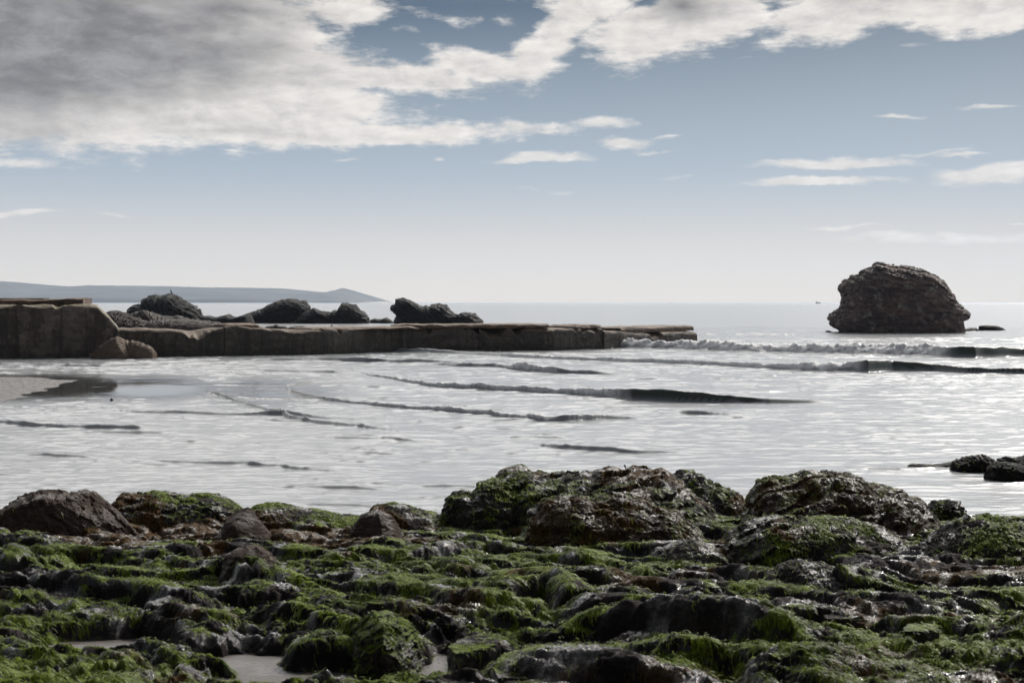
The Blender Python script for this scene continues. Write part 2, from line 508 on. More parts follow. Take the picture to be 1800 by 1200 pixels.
SAND_SPOTS = [
    spot(180, 1116, 0.42, 0.42, 1.5), spot(30, 1080, 0.22, 0.14, 0.8), spot(430, 1140, 0.30, 0.30, 1.3), spot(560, 1175, 0.60, 0.30, 1.4), spot(690, 1182, 0.35, 0.28, 1.3),
    spot(335, 1062, 0.16, 0.14, 0.9), spot(770, 1150, 0.13, 0.55, 1.0), spot(480, 1190, 0.25, 0.12, 0.8), spot(330, 1140, 0.12, 0.10, 0.7), spot(780, 1200, 0.25, 0.2, 1.0),
    spot(1640, 1010, 0.10, 0.5, 0.8),
]
SHORE_SPOTS = [
    spot(1200, 1175, 0.7, 0.25, -0.16), spot(1480, 1060, 0.5, 0.3, -0.06),
    # sand lying in the hollows
    spot(170, 1110, 0.36, 0.30, -0.22), spot(20, 1080, 0.25, 0.2, -0.14), spot(430, 1140, 0.30, 0.22, -0.16), spot(560, 1165, 0.40, 0.2, -0.18),
    spot(700, 1175, 0.35, 0.25, -0.16), spot(330, 1065, 0.18, 0.15, -0.14), spot(770, 1165, 0.14, 0.4, -0.22), spot(300, 1185, 0.3, 0.12, -0.08),
    # inlets of the sea
    spot(1300, 905, 0.30, 1.6, -0.35), spot(1290, 880, 0.6, 1.5, -0.2), spot(1780, 925, 0.9, 1.3, -0.15),
    # humps
    spot(250, 1010, 0.9, 0.9, 0.10), spot(60, 985, 0.9, 0.8, 0.12), spot(690, 990, 1.1, 1.2, 0.16), spot(500, 1060, 0.6, 0.5, 0.10),
    spot(640, 1090, 0.5, 0.35, 0.10), spot(1250, 1085, 0.9, 0.6, 0.22), spot(1430, 1120, 0.35, 0.6, 0.12), spot(900, 1010, 1.2, 0.8, 0.08),
    spot(1080, 1165, 0.6, 0.35, 0.10), spot(1400, 1010, 0.8, 0.7, 0.15), spot(1600, 1030, 0.6, 0.5, 0.08), spot(1740, 965, 0.9, 1.1, 0.2),
    spot(820, 1080, 0.7, 0.35, 0.12), spot(110, 1045, 0.6, 0.35, 0.10), spot(620, 925, 1.6, 0.8, 0.08),
]


WEED_SPOTS = [spot(330, 950, 1.7, 1.4, 1.0), spot(560, 960, 0.9, 0.8, 0.5), spot(120, 930, 1.0, 0.8, 0.4), spot(1100, 930, 1.2, 1.0, 0.5), spot(640, 960, 0.7, 0.6, 0.3), spot(1480, 900, 1.4, 1.4, 0.4)]
BARE_SPOTS = [spot(1260, 1085, 0.75, 0.30, 0.9), spot(1250, 1140, 0.5, 0.2, 0.6), spot(1420, 1020, 0.9, 0.7, 0.6), spot(260, 1020, 0.35, 0.3, 0.45), spot(70, 970, 0.5, 0.4, 0.6), spot(1130, 1060, 0.6, 0.3, 0.4), spot(1250, 985, 0.5, 0.6, 0.5),
              spot(560, 1030, 0.35, 0.3, 0.4), spot(440, 1010, 0.6, 0.5, 0.5), spot(300, 1080, 0.5, 0.25, 0.35), spot(80, 1050, 0.5, 0.3, 0.4), spot(1740, 980, 0.5, 0.9, 0.4), spot(1600, 1010, 0.3, 0.3, 0.5)]
GREEN_SPOTS = [spot(900, 1000, 1.5, 0.9, 0.35), spot(820, 1040, 0.9, 0.4, 0.3), spot(150, 1180, 1.2, 0.5, 0.3), spot(1650, 1130, 0.9, 1.0, 0.35), spot(300, 880, 0.7, 1.0, 0.2)]


def spots_sum(L, x, y):
    t = 0
    for (sx, sy, rx, ry, am) in L:
        t = t + am * np.exp(-((x - sx) / rx) ** 2 - ((y - sy) / ry) ** 2)
    return t


def cover(x, y, z, nz):
    """how much green weed, brown weed and bare wet rock lies at a point (the growth itself, not its light)"""
    n1 = fbm(x * 0.9, y * 0.9, octv=3, seed=91)
    n2 = fbm(x * 4.2, y * 4.2, z * 4.2, octv=4, gain=0.6, seed=95)
    n3 = fbm(x * 0.8, y * 0.8, octv=3, seed=99)
    bare = spots_sum(BARE_SPOTS, x, y)
    moss = sstep(0.59, 0.95, 0.16 + 0.82 * nz + 0.72 * n1 + 1.15 * n2 - bare + spots_sum(GREEN_SPOTS, x, y))
    weed = sstep(0.12, 0.38, 0.7 * n3 + 0.35 * n2 + spots_sum(WEED_SPOTS, x, y))
    return moss * (1 - 0.8 * weed), weed


# broken edges of the bigger beds: (photo column, row of the foot, height in m) along the foot, and how far the bed runs back
LEDGES = [
    ([(985, 1130, 0.02), (1040, 1128, 0.16), (1120, 1140, 0.24), (1220, 1158, 0.30), (1320, 1172, 0.33), (1390, 1178, 0.30), (1440, 1190, 0.22), (1490, 1215, 0.05)], 1.6),
    ([(600, 1062, 0.02), (660, 1072, 0.10), (760, 1090, 0.17), (850, 1103, 0.20), (950, 1100, 0.16), (1040, 1090, 0.04)], 1.3),
    ([(-80, 1040, 0.16), (0, 1044, 0.18), (100, 1052, 0.16), (190, 1062, 0.14), (290, 1075, 0.10), (360, 1082, 0.02)], 1.2),
    ([(380, 1090, 0.02), (440, 1104, 0.10), (520, 1122, 0.13), (600, 1142, 0.14), (690, 1162, 0.10), (720, 1170, 0.02)], 0.8),
    ([(1140, 1010, 0.03), (1200, 1016, 0.12), (1300, 1030, 0.16), (1400, 1050, 0.22), (1480, 1060, 0.22), (1560, 1050, 0.10), (1600, 1046, 0.02)], 1.3),
    ([(560, 985, 0.03), (640, 992, 0.14), (740, 992, 0.14), (860, 975, 0.08), (920, 970, 0.01)], 1.4),
    ([(1470, 1085, 0.02), (1540, 1096, 0.10), (1640, 1090, 0.12), (1720, 1080, 0.05), (1800, 1076, 0.08), (1900, 1070, 0.08)], 0.9),
    ([(200, 985, 0.02), (280, 1000, 0.12), (360, 1022, 0.16), (440, 1042, 0.16), (520, 1056, 0.12), (580, 1066, 0.02)], 1.1),
    ([(1600, 1020, 0.03), (1680, 1012, 0.14), (1760, 1014, 0.18), (1850, 1020, 0.18), (1950, 1030, 0.1)], 1.2),
]


def ledges(x, y):
    wv = 0.10 * perlin(x * 1.6, y * 0.5, seed=301) + 0.05 * perlin(x * 5.0, y * 2.0, seed=302) + 0.02 * perlin(x * 14, y * 6, seed=303)
    z = np.zeros_like(x)
    for pts, run in LEDGES:
        Yc = np.array([gY(p[1]) for p in pts]); Xc = wx(np.array([p[0] for p in pts]), Yc); hc = np.array([p[2] for p in pts])
        o = np.argsort(Xc)
        yc = np.interp(x, Xc[o], Yc[o]).astype(np.float32); h = np.interp(x, Xc[o], hc[o], left=0, right=0).astype(np.float32)
        d = y - yc - wv
        face = sstep(0.0, 0.10 + 0.25 * h, d)
        z = np.maximum(z, h * face * np.clip(1 - np.maximum(d, 0) / run, 0, 1) ** 1.2)
    return z


def shore_h(x, y):
    x = np.asarray(x, np.float32); y = np.asarray(y, np.float32)
    wxn = 0.30 * perlin(x * 0.8, y * 0.8, seed=31) + 0.08 * perlin(x * 3.1, y * 3.1, seed=33)
    wyn = 0.30 * perlin(x * 0.8, y * 0.8, seed=32) + 0.08 * perlin(x * 3.1, y * 3.1, seed=34)
    X, Yv = x + wxn, y + wyn
    ca, sa = math.cos(R(-44)), math.sin(R(-44))
    a = X * ca + Yv * sa          # along the strata
    b = -X * sa + Yv * ca         # across them
    z = np.interp(y, SH_Y, SH_Z).astype(np.float32) + 0.02
    sp = spots_sum(SHORE_SPOTS, x, y)
    flat = 1 - 0.68 * np.exp(-((x + 1.7) / 1.9) ** 2 - ((y - 6.9) / 1.35) ** 2) - 0.5 * np.exp(-((x - 3.0) / 1.3) ** 2 - ((y - 7.2) / 1.6) ** 2)
    flat = flat * (1 - 0.6 * sstep(18.2, 20.5, y))
    z = z - 0.12 * sstep(19.3, 20.6, y)
    l1 = fbm(a * 0.6, b * 1.1, octv=2, seed=1, mode='b')
    l2 = fbm(a * 1.2, b * 2.3, octv=2, seed=5, mode='b')
    l25 = fbm(a * 2.6, b * 4.4, octv=2, seed=7, mode='b')
    l28 = fbm(X * 4.2 + 0.4 * l2, Yv * 5.6, octv=2, seed=17, mode='b')
    l3 = fbm(X * 8.5, Yv * 9.5, octv=3, seed=13, gain=0.6, mode='b')
    l4 = fbm(X * 30, Yv * 33, octv=2, seed=19, gain=0.6)
    # outcropping beds: long back slope, broken front edge, running down to the right
    for lam, am, fx, sd in ((1.30, 0.24, 0.26, 201), (0.62, 0.14, 0.38, 211), (0.27, 0.065, 0.55, 221), (0.125, 0.028, 1.0, 231), (0.062, 0.013, 1.6, 241)):
        ph = b / lam + 0.9 * fbm(a * fx * 0.8, b * fx * 0.8, octv=3, gain=0.55, seed=sd) + 0.22 * l2
        f = ph - np.floor(ph)
        k = np.floor(ph)
        am_ = am * np.clip(0.55 + 1.1 * perlin(a * fx * 1.1 + 7.3 * k, k * 3.7, seed=sd + 5), 0.0, 1.25)
        z = z + flat * am_ * (sstep(0.0, 0.16 + 0.02 * (lam < 0.3), f) * (1 - f) ** 0.9 - 0.30)
    z = z + ledges(x, y)
    z = z + flat * (0.15 * l1 + 0.07 * l2 + 0.03 * l25) + (0.024 + 0.085 * (1 - flat)) * l28 + 0.018 * l3 + 0.006 * l4
    ks = np.clip(spots_sum(SAND_SPOTS, x, y), 0, 1)
    ks = sstep(0.25, 0.7, ks + 0.5 * l2 * (ks > 0.02))
    z = z * (1 - ks) + (np.interp(y, SH_Y, SH_Z) - 0.12) * ks
    return z


def axis_u(inner, n_in, outer, n_out):
    a = np.linspace(-inner, inner, n_in)
    e = inner + (outer - inner) * (np.linspace(0, 1, n_out + 1)[1:] ** 1.6)
    return np.concatenate([-e[::-1], a, e])


GROWTH = []


def build_shore():
    u = axis_u(0.385, 1000, 1.3, 130)
    ys = np.concatenate([np.linspace(1.5, 4.8, 50)[:-1], np.exp(np.linspace(math.log(4.8), math.log(23.5), 1000))])
    Yg, U = np.meshgrid(ys, u, indexing='ij')
    X = U * np.maximum(Yg, 3.0)
    Z = shore_h(X.ravel(), Yg.ravel()).reshape(Yg.shape)
    base = np.interp(Yg, SH_Y, SH_Z)
    # wear down the thin spikes: nothing stands far above the ground round it
    r_ = 22
    pad = np.pad(Z, r_, mode='edge').astype(np.float64)
    cs = np.pad(pad.cumsum(0).cumsum(1), ((1, 0), (1, 0)))
    w_ = 2 * r_ + 1
    av = (cs[w_:, w_:] - cs[:-w_, w_:] - cs[w_:, :-w_] + cs[:-w_, :-w_]) / (w_ * w_)
    ex = Z - av - 0.05
    Z = np.where(ex > 0, Z - 0.55 * ex, Z).astype(np.float32)
    # cracked, gritty rock grain along the beds
    xa = X * math.cos(R(-44)) + Yg * math.sin(R(-44)); xb = -X * math.sin(R(-44)) + Yg * math.cos(R(-44))
    Z = Z + 0.014 * fbm(xa * 4.0, xb * 13.0, octv=4, gain=0.62, seed=401, mode='r') + 0.010 * fbm(xa * 11.0, xb * 16.0, octv=3, gain=0.6, seed=411, mode='b')
    P = np.stack([X, Yg - 0.1 * np.clip(Z - base + 0.1, -0.1, 0.5) * (Yg > 5.2), Z], -1)   # crests lean seaward side up: small overhangs
    N = np.cross(np.gradient(P, axis=1), np.gradient(P, axis=0))
    area = np.linalg.norm(N, axis=-1)
    N /= np.maximum(area[..., None], 1e-9)
    V = P.reshape(-1, 3); N = N.reshape(-1, 3)
    moss, weed = cover(V[:, 0], V[:, 1], V[:, 2], N[:, 2])
    GROWTH.append((V, N, moss, weed, area.ravel() * (np.abs(U.ravel()) < 0.42)))
    o = mesh_obj('rocky_shore', V, grid_quads(len(ys), len(u)), M['shore'], attrs={'moss': moss, 'weed': weed})
    tag(o, kind='structure')
    # sand in the hollows
    m, T, b, out = new_mat('wet_sand')
    geo = T.n('ShaderNodeNewGeometry')
    P = geo.outputs['Position']
    n1 = T.noise(P, 3.0, 6, 0.6); n2 = T.noise(P, 60, 4, 0.7)
    col = T.mix(T.ramp(n1, 0.35, 0.65), (0.095, 0.078, 0.069), (0.068, 0.056, 0.049))
    col = T.mix(T.ramp(n2, 0.5, 0.72, 0, 0.7), col, (0.06, 0.052, 0.046))
    T.l(col, b.inputs['Base Color'])
    T.l(T.ramp(n1, 0.4, 0.6, 0.25, 0.6), b.inputs['Roughness'])
    bp = T.n('ShaderNodeBump'); bp.inputs['Strength'].default_value = 0.4; bp.inputs['Distance'].default_value = 0.02
    T.l(n2, bp.inputs['Height']); T.l(bp.outputs[0], b.inputs['Normal'])
    M['sand'] = m
    m2 = m.copy(); m2.name = 'dark_bank_sand'
    M['bank'] = m2
    for nd_ in m2.node_tree.nodes:
        if nd_.type == 'MIX' and not nd_.inputs[6].is_linked:
            nd_.inputs[6].default_value = (0.135, 0.122, 0.112, 1); nd_.inputs[7].default_value = (0.11, 0.10, 0.09, 1)
        if nd_.type == 'BUMP':
            nd_.inputs['Strength'].default_value = 0.1
        if nd_.type == 'BSDF_PRINCIPLED':
            nd_.inputs['Specular IOR Level'].default_value = 0.12
    gx = np.linspace(-14, 14, 180); gy = np.linspace(1.5, 17, 160)
    Yg, Xg = np.meshgrid(gy, gx, indexing='ij')
    Zs = np.interp(Yg, SH_Y, SH_Z) - 0.075 + 0.015 * perlin(Xg * 1.1, Yg * 1.1, seed=3)
    o = mesh_obj('sand', np.stack([Xg.ravel(), Yg.ravel(), Zs.ravel()], -1), grid_quads(160, 180), m)
    tag(o, kind='structure')


build_shore()


# ------------------------------------------------------------------ rocks
def resample(pts, n):
    p = np.asarray(pts, float)
    q = np.vstack([p, p[:1]])
    d = np.r_[0, np.cumsum(np.hypot(*np.diff(q, axis=0).T))]
    t = np.linspace(0, d[-1], n, endpoint=False)
    return np.stack([np.interp(t, d, q[:, 0]), np.interp(t, d, q[:, 1])], -1)


def make_rock(name, label, cat, outline, Y, depth, mat, group=None, n=None, ns=None, amp=0.05, warp=0.06, freq=3.0, strata=(0.3, 0.1, 1.0),
              ledge=0.03, bed=6.0, face=0.7, sink=0.35, planes=0, seed=1, smooth=True, lean=0.0, fine=1.0, green=1.0, brown=0.0, lump=0.85, fur=0.8, jag=None):
    """outline: the rock's silhouette in photo pixels, left foot over the top to the right foot; it stands at distance Y, depth metres thick."""
    pts = np.array(outline, float)
    zb_px = max(pts[0, 1], pts[-1, 1])
    hp = zb_px - pts[:, 1].min()
    pts = np.vstack([pts, [pts[-1, 0] - 0.04 * hp, zb_px + sink * hp], [pts[0, 0] + 0.04 * hp, zb_px + sink * hp]])
    wpx = pts[:, 0].max() - pts[:, 0].min()
    near = Y < 30
    n = n or int(np.clip((wpx + hp) * (2.0 if near else 2.6), 60, 1100))
    ns = ns or int(np.clip(n * 0.40, 30, 340))
    o2 = resample(pts, n)
    if jag is None:
        jag = 2.4 if near else 2.6
    tn = np.gradient(o2, axis=0); tn /= np.maximum(np.linalg.norm(tn, axis=1, keepdims=True), 1e-6)
    wl = 9.0 if near else 7.0
    jj = jag * min(1.0, hp / 25.0) * (fbm(o2[:, 0] / wl, o2[:, 1] / wl, octv=3, gain=0.6, seed=seed + 900, mode='r'))
    o2 = o2 + jj[:, None] * np.stack([tn[:, 1], -tn[:, 0]], -1)
    X = wx(o2[:, 0], Y); Z = wz(o2[:, 1], Y)
    zb = float(wz(zb_px, Y)); size = hp / F * Y; wid = wpx / F * Y
    cx = float((X.min() + X.max()) / 2); cz = zb - 0.12 * size
    # slices from back to front
    t = np.linspace(-math.pi / 2, math.pi / 2, ns)
    w = np.sin(t); s = np.maximum(np.cos(t), 1e-4) ** face
    rg = np.random.default_rng(seed)
    off = wid * 0.10 * perlin(w * 1.3, np.full(ns, seed * 1.7), seed=seed)
    P = np.zeros((ns, n, 3))
    P[:, :, 0] = cx + off[:, None] * (1 - s[:, None]) + (X[None] - cx) * s[:, None]
    P[:, :, 2] = cz + (Z[None] - cz) * s[:, None]
    P[:, :, 1] = Y + w[:, None] * depth / 2 + lean * (P[:, :, 2] - zb)
    ref = min(size, wid) if size > 0 else wid
    f0 = freq / max(wid, 1e-3)
    S = P.reshape(-1, 3)

    def n3(q, k, sd, **kw):
        return fbm(q[:, 0] * k, q[:, 1] * k, q[:, 2] * k, seed=sd, **kw)
    # broad lumps
    for ax in range(3):
        S[:, ax] += warp * ref * (0.35 if ax != 1 else 1.0) * n3(S.copy(), f0, seed + 50 * ax, octv=2)
    if planes:
        c = np.array([cx, Y, zb + size * 0.35])
        for k in range(planes):
            nv = rg.normal(size=3); nv[2] = abs(nv[2]) * 0.6; nv[1] = -abs(nv[1]) if k % 3 else nv[1]
            nv /= np.linalg.norm(nv)
            pr = (S - c) @ nv
            mx = pr.max()
            cut = mx * rg.uniform(0.72, 0.9)
            S -= np.maximum(0, pr - cut)[:, None] * nv * 0.92
    P = S.reshape(ns, n, 3)
    dn = np.roll(P, -1, 1) - np.roll(P, 1, 1)
    ds = np.gradient(P, axis=0)
    N = np.cross(dn, ds)
    N /= np.maximum(np.linalg.norm(N, axis=-1, keepdims=True), 1e-9)
    mid = N[ns // 2, :, :]
    outward = (P[ns // 2] - np.array([cx, Y, cz]))
    if (mid * outward).sum() < 0:
        N = -N
    Nf = N.reshape(-1, 3)
    # layered, ledgy displacement
    ax, ay, az_ = strata
    sv = np.array([math.sin(ay) * math.cos(az_), math.sin(az_) * 0.3, math.cos(ay)]); sv /= np.linalg.norm(sv)
    q = S @ sv
    ua = np.cross(sv, [0, 1, 0]); ua /= np.linalg.norm(ua)
    ub = np.cross(sv, ua)
    A, B = S @ ua, S @ ub
    ks = f0 * 1.6
    d = 0.8 * amp * ref * fbm(A * ks * 0.7, B * ks * 0.7, q * ks * 2.4, octv=4, gain=0.5, seed=seed + 7, mode='r')
    d += (lump if near else 0.4) * amp * ref * n3(S, f0 * 3.4, seed + 21, octv=4, gain=0.6, mode='b')
    d += 0.20 * fine * amp * ref * n3(S, f0 * 17, seed + 33, octv=3, gain=0.6)
    if ledge:
        bt = q * bed / max(size, 1e-3) + 1.8 * n3(S, f0 * 0.9, seed + 41, octv=4, gain=0.6)
        fr = bt - np.floor(bt)
        d -= ledge * ref * (fr ** 2.2) * (0.5 + 0.9 * n3(S, f0 * 2, seed + 45, octv=2))
    endf = np.repeat(np.clip(s * 3, 0, 1), n)
    S2 = S + Nf * (d * endf)[:, None]
    Qd = []
    i = np.arange(ns * n, dtype=np.int32).reshape(ns, n)
    j = np.roll(i, -1, 1)
    Qd = np.stack([i[:-1], i[1:], j[1:], j[:-1]], -1).reshape(-1, 4)
    attrs = None
    if near:
        P2 = S2.reshape(ns, n, 3)
        N2 = np.cross(np.roll(P2, -1, 1) - np.roll(P2, 1, 1), np.gradient(P2, axis=0))
        area = np.linalg.norm(N2, axis=-1) / 2
        N2 /= np.maximum(area[..., None] * 2, 1e-9)
        if ((N2 * N).sum(-1)).mean() < 0:
            N2 = -N2
        N2 = N2.reshape(-1, 3)
        moss, weed = cover(S2[:, 0], S2[:, 1], S2[:, 2], N2[:, 2])
        moss = np.clip(moss * green, 0, 1); weed = np.clip(weed + brown, 0, 1) * (moss < 0.9)
        attrs = {'moss': moss, 'weed': weed}
        GROWTH.append((S2.copy(), N2, moss * fur, weed * fur, area.ravel()))
    ob = mesh_obj(name, S2, Qd, mat, smooth=smooth, attrs=attrs)
    # origin at the foot
    ob.data.transform(__import__('mathutils').Matrix.Translation((-cx, -Y, -zb)))
    ob.location = (cx, Y, zb)
    tag(ob, label, cat, group)
    return ob


def fg(name, label, cat, outline, mat, depth, lift=0.0, **kw):
    """a rock of the foreground: distance from the photo row of its foot"""
    pb = max(outline[0][1], outline[-1][1])
    Y = gY(min(pb, 1240)) + kw.pop('back', depth * 0.42)
    g, br = {'brown': (0.12, -1.0), 'mossy': (0.95, -0.25), 'weedy': (0.5, 0.35), 'wet': (0.35, -0.5)}[mat]
    if mat == 'brown':
        kw.setdefault('lump', 0.25); kw.setdefault('warp', 0.03); kw.setdefault('fine', 2.0)
    kw.setdefault('green', g); kw.setdefault('brown', br)
    return make_rock(name, label, cat, outline, Y, depth, M[mat], **kw)


# the big outcrops along the water's edge
fg('brown_rock', 'large reddish brown rock with twin humps at the left edge of the shore', 'rock',
   [(-12, 950), (2, 915), (12, 885), (25, 868), (48, 858), (70, 861), (92, 864), (108, 870), (128, 865), (152, 867), (180, 886), (205, 908), (222, 925), (240, 950)],
   'brown', 1.5, seed=3, amp=0.07, planes=14, ledge=0.07, bed=4, strata=(0, 0.9, 0.3), face=0.7)
fg('mossy_rock', 'rounded dark rock with a bright green mossy top, beside the twin humped brown rock', 'rock',
   [(185, 935), (193, 890), (212, 874), (255, 867), (285, 866), (305, 873), (322, 876), (345, 870), (375, 872), (402, 880), (418, 893), (432, 935)],
   'mossy', 1.4, seed=9, amp=0.085, lump=0.65, ledge=0.10, bed=3)
fg('pointed_rock', 'bare brown pyramid shaped rock with a sharp tip', 'rock',
   [(378, 950), (398, 918), (416, 896), (430, 891), (441, 900), (458, 922), (478, 948), (492, 966)],
   'brown', 0.8, seed=14, amp=0.03, planes=6, ledge=0.02, face=1.0)
fg('dark_rock', 'dark grey brown boulder with a flat face just below the pyramid rock', 'rock',
   [(370, 1036), (380, 1000), (398, 975), (425, 962), (450, 962), (472, 975), (492, 1000), (506, 1036)],
   'brown', 0.7, seed=19, amp=0.04, planes=14)
fg('mossy_ledge', 'low green ledge of mossy lumps right behind the pyramid rock at the water', 'rock',
   [(425, 930), (440, 895), (470, 888), (500, 892), (530, 898), (565, 903), (600, 910), (640, 912), (655, 935)],
   'mossy', 1.2, seed=23, amp=0.10, planes=0)
fg('grey_rock', 'grey green craggy rock rising behind the small brown rock left of the central outcrop', 'rock',
   [(630, 940), (645, 905), (658, 892), (690, 889), (715, 892), (735, 902), (760, 905), (785, 920), (800, 940)],
   'mossy', 1.2, seed=27, amp=0.10, planes=4)
fg('small_brown_rock', 'small reddish brown rock in front of the grey green craggy rock', 'rock',
   [(606, 956), (614, 925), (628, 908), (650, 902), (668, 899), (685, 908), (700, 926), (714, 956)],
   'brown', 0.7, seed=31, amp=0.05, planes=9)
fg('central_outcrop', 'long dark outcrop with mossy ledges dipping right in the middle of the shore', 'rock outcrop',
   [(850, 940), (862, 868), (872, 836), (890, 827), (912, 826), (928, 834), (955, 838), (1000, 836), (1040, 839), (1056, 833), (1080, 825),
    (1108, 822), (1140, 826), (1165, 834), (1190, 843), (1215, 870), (1240, 896), (1262, 920), (1275, 945)],
   'mossy', 2.6, seed=37, amp=0.085, lump=0.65, ledge=0.16, bed=5, strata=(0, -0.35, 0.2), warp=0.12, face=0.5, green=0.65, back=1.6)
fg('mossy_block', 'dark square shouldered block with hanging green weed at the left end of the central outcrop', 'rock',
   [(772, 945), (782, 890), (792, 873), (812, 866), (832, 870), (842, 852), (872, 846), (905, 852), (938, 866), (958, 885), (970, 945)],
   'mossy', 1.5, seed=41, amp=0.07, planes=5, back=1.1)
fg('seaweed_hump', 'lumpy hump covered in brown seaweed in front of the central outcrop', 'rock',
   [(925, 972), (942, 905), (962, 884), (992, 878), (1020, 880), (1040, 890), (1062, 880), (1095, 876), (1125, 884), (1150, 895), (1185, 905), (1215, 928), (1250, 972)],
   'weedy', 1.5, seed=43, amp=0.11, warp=0.12)
fg('low_mossy_rock', 'low mossy rock sloping to the little inlet right of the central outcrop', 'rock',
   [(1160, 915), (1178, 848), (1200, 830), (1222, 832), (1240, 846), (1268, 858), (1300, 872), (1312, 890), (1318, 915)],
   'mossy', 1.6, seed=47, amp=0.09, ledge=0.06, strata=(0, -0.4, 0.1))
fg('right_outcrop', 'largest outcrop right of the inlet, brown topped with a rounded crest', 'rock outcrop',
   [(1305, 960), (1318, 905), (1324, 868), (1345, 852), (1380, 848), (1402, 842), (1412, 834), (1450, 833), (1482, 833), (1505, 843), (1520, 855), (1552, 856),
    (1580, 866), (1605, 880), (1630, 902), (1652, 925), (1664, 960)],
   'weedy', 2.4, seed=53, amp=0.085, lump=0.65, ledge=0.10, bed=5, strata=(0, -0.4, 0.2), warp=0.12, back=1.5)
fg('front_ledge', 'long low mossy ledge lying in front of the largest outcrop', 'rock',
   [(1262, 1000), (1285, 945), (1312, 922), (1345, 913), (1400, 912), (1450, 911), (1500, 916), (1540, 926), (1570, 942), (1590, 966), (1598, 1000)],
   'mossy', 1.3, seed=59, amp=0.085, lump=0.65, ledge=0.12, bed=3, strata=(0, -0.3, 0.2), green=0.7, brown=0.1)
fg('shaggy_rock', 'small dark shaggy knob of rock behind the right slope, at the water', 'rock',
   [(1620, 935), (1632, 895), (1645, 884), (1668, 882), (1686, 884), (1692, 905), (1700, 935)],
   'mossy', 0.7, seed=61, amp=0.10, planes=2)
fg('right_slope_rock', 'mossy rock with pale diagonal streaks at the right edge of the shore', 'rock',
   [(1612, 1012), (1635, 970), (1662, 945), (1690, 925), (1725, 912), (1765, 912), (1800, 928), (1835, 950), (1850, 1012)],
   'mossy', 1.6, seed=67, amp=0.08, ledge=0.08, strata=(0, -0.8, 0.2))
fg('wet_rock', 'glossy purple black rock in the hollow below the front ledge', 'rock',
   [(1330, 1062), (1350, 1020), (1375, 1000), (1410, 990), (1450, 996), (1490, 1010), (1520, 1030), (1540, 1062)],
   'wet', 0.9, seed=71, amp=0.10, planes=3)
fg('grey_hump', 'smooth grey hump of rock under the right end of the front ledge', 'rock',
   [(1470, 1018), (1485, 988), (1515, 976), (1545, 980), (1562, 995), (1572, 1018)], 'wet', 0.5, seed=73, amp=0.06, planes=3)
fg('wet_boulder', 'purple grey wet boulder between the front ledge and the seaweed hump', 'rock',
   [(1150, 1005), (1170, 968), (1195, 956), (1225, 952), (1255, 964), (1280, 985), (1300, 1005)], 'wet', 0.8, seed=79, amp=0.09, planes=2)
fg('mossy_boulder', 'steep dark boulder with a mossy crest left of the square block', 'rock',
   [(608, 1150), (620, 1112), (640, 1082), (664, 1074), (690, 1078), (712, 1092), (728, 1116), (740, 1140), (746, 1168)], 'mossy', 0.6, seed=89, amp=0.05, planes=16, lump=0.2, ledge=0.14, bed=3, strata=(0, -0.6, 0.1), green=0.8, face=0.45, fur=0.2)


def make_slab(name, label, cat, top, height, mat, seed, green=1.0, amp=0.012):
    """a flat stone: the outline of its top face in photo pixels, and its thickness"""
    o2 = resample(np.array(top, float), 200)
    zc = 0.0
    Yg_ = gY(float(np.mean(o2[:, 1])))
    for _ in range(3):
        zc = float(np.interp(Yg_, SH_Y, SH_Z)) + height
        Yg_ = F * (H - zc) / (float(np.mean(o2[:, 1])) - HY)
    Yp = F * (H - zc) / (o2[:, 1] - HY)
    Xp = wx(o2[:, 0], Yp)
    cx, cy = Xp.mean(), Yp.mean()
    rows = []
    for r_ in np.linspace(0.0, 1.0, 46):
        rows.append((r_ * 0.97, 0.0))
    for q in np.linspace(0, 1, 30):
        rows.append((0.97 + 0.04 * min(1, q * 6) - 0.05 * q, -height * 1.6 * q - 0.006 * min(1, q * 8)))
    P = np.zeros((len(rows), 200, 3))
    for i_, (k_, dz) in enumerate(rows):
        P[i_, :, 0] = cx + (Xp - cx) * k_; P[i_, :, 1] = cy + (Yp - cy) * k_; P[i_, :, 2] = zc + dz
    S = P.reshape(-1, 3)
    w = max(np.ptp(Xp), 0.05)
    side = np.repeat(np.array([0 if dz == 0 else 1 for _, dz in rows]), 200)
    nn = [fbm(S[:, 0] * 5 / w, S[:, 1] * 5 / w, S[:, 2] * 5 / w, octv=5, gain=0.6, seed=seed + q) for q in range(3)]
    S[:, 0] += amp * 1.2 * nn[0]; S[:, 1] += amp * 1.2 * nn[1] - 0.0; S[:, 2] += amp * nn[2] * np.where(side, 0.6, 1.0)
    i = np.arange(len(rows) * 200).reshape(len(rows), 200); j = np.roll(i, -1, 1)
    Q = np.stack([i[:-1], i[1:], j[1:], j[:-1]], -1).reshape(-1, 4)
    P2 = S.reshape(len(rows), 200, 3)
    N2 = np.cross(np.roll(P2, -1, 1) - np.roll(P2, 1, 1), np.gradient(P2, axis=0))
    area = np.linalg.norm(N2, axis=-1) / 2
    N2 /= np.maximum(area[..., None] * 2, 1e-12)
    if N2[20, :, 2].mean() < 0:
        N2 = -N2; Q = Q[:, ::-1]
    N2 = N2.reshape(-1, 3)
    moss, weed = cover(S[:, 0], S[:, 1], S[:, 2], N2[:, 2])
    moss = np.clip(moss * green + 0.25 * green * (N2[:, 2] > 0.6), 0, 1); weed = weed * 0.2
    GROWTH.append((S.copy(), N2, moss * 0.6, weed, area.ravel()))
    ob = mesh_obj(name, S - np.array([cx, cy, zc - height]), Q, mat, attrs={'moss': moss, 'weed': weed})
    ob.location = (cx, cy, zc - height)
    tag(ob, label, cat)


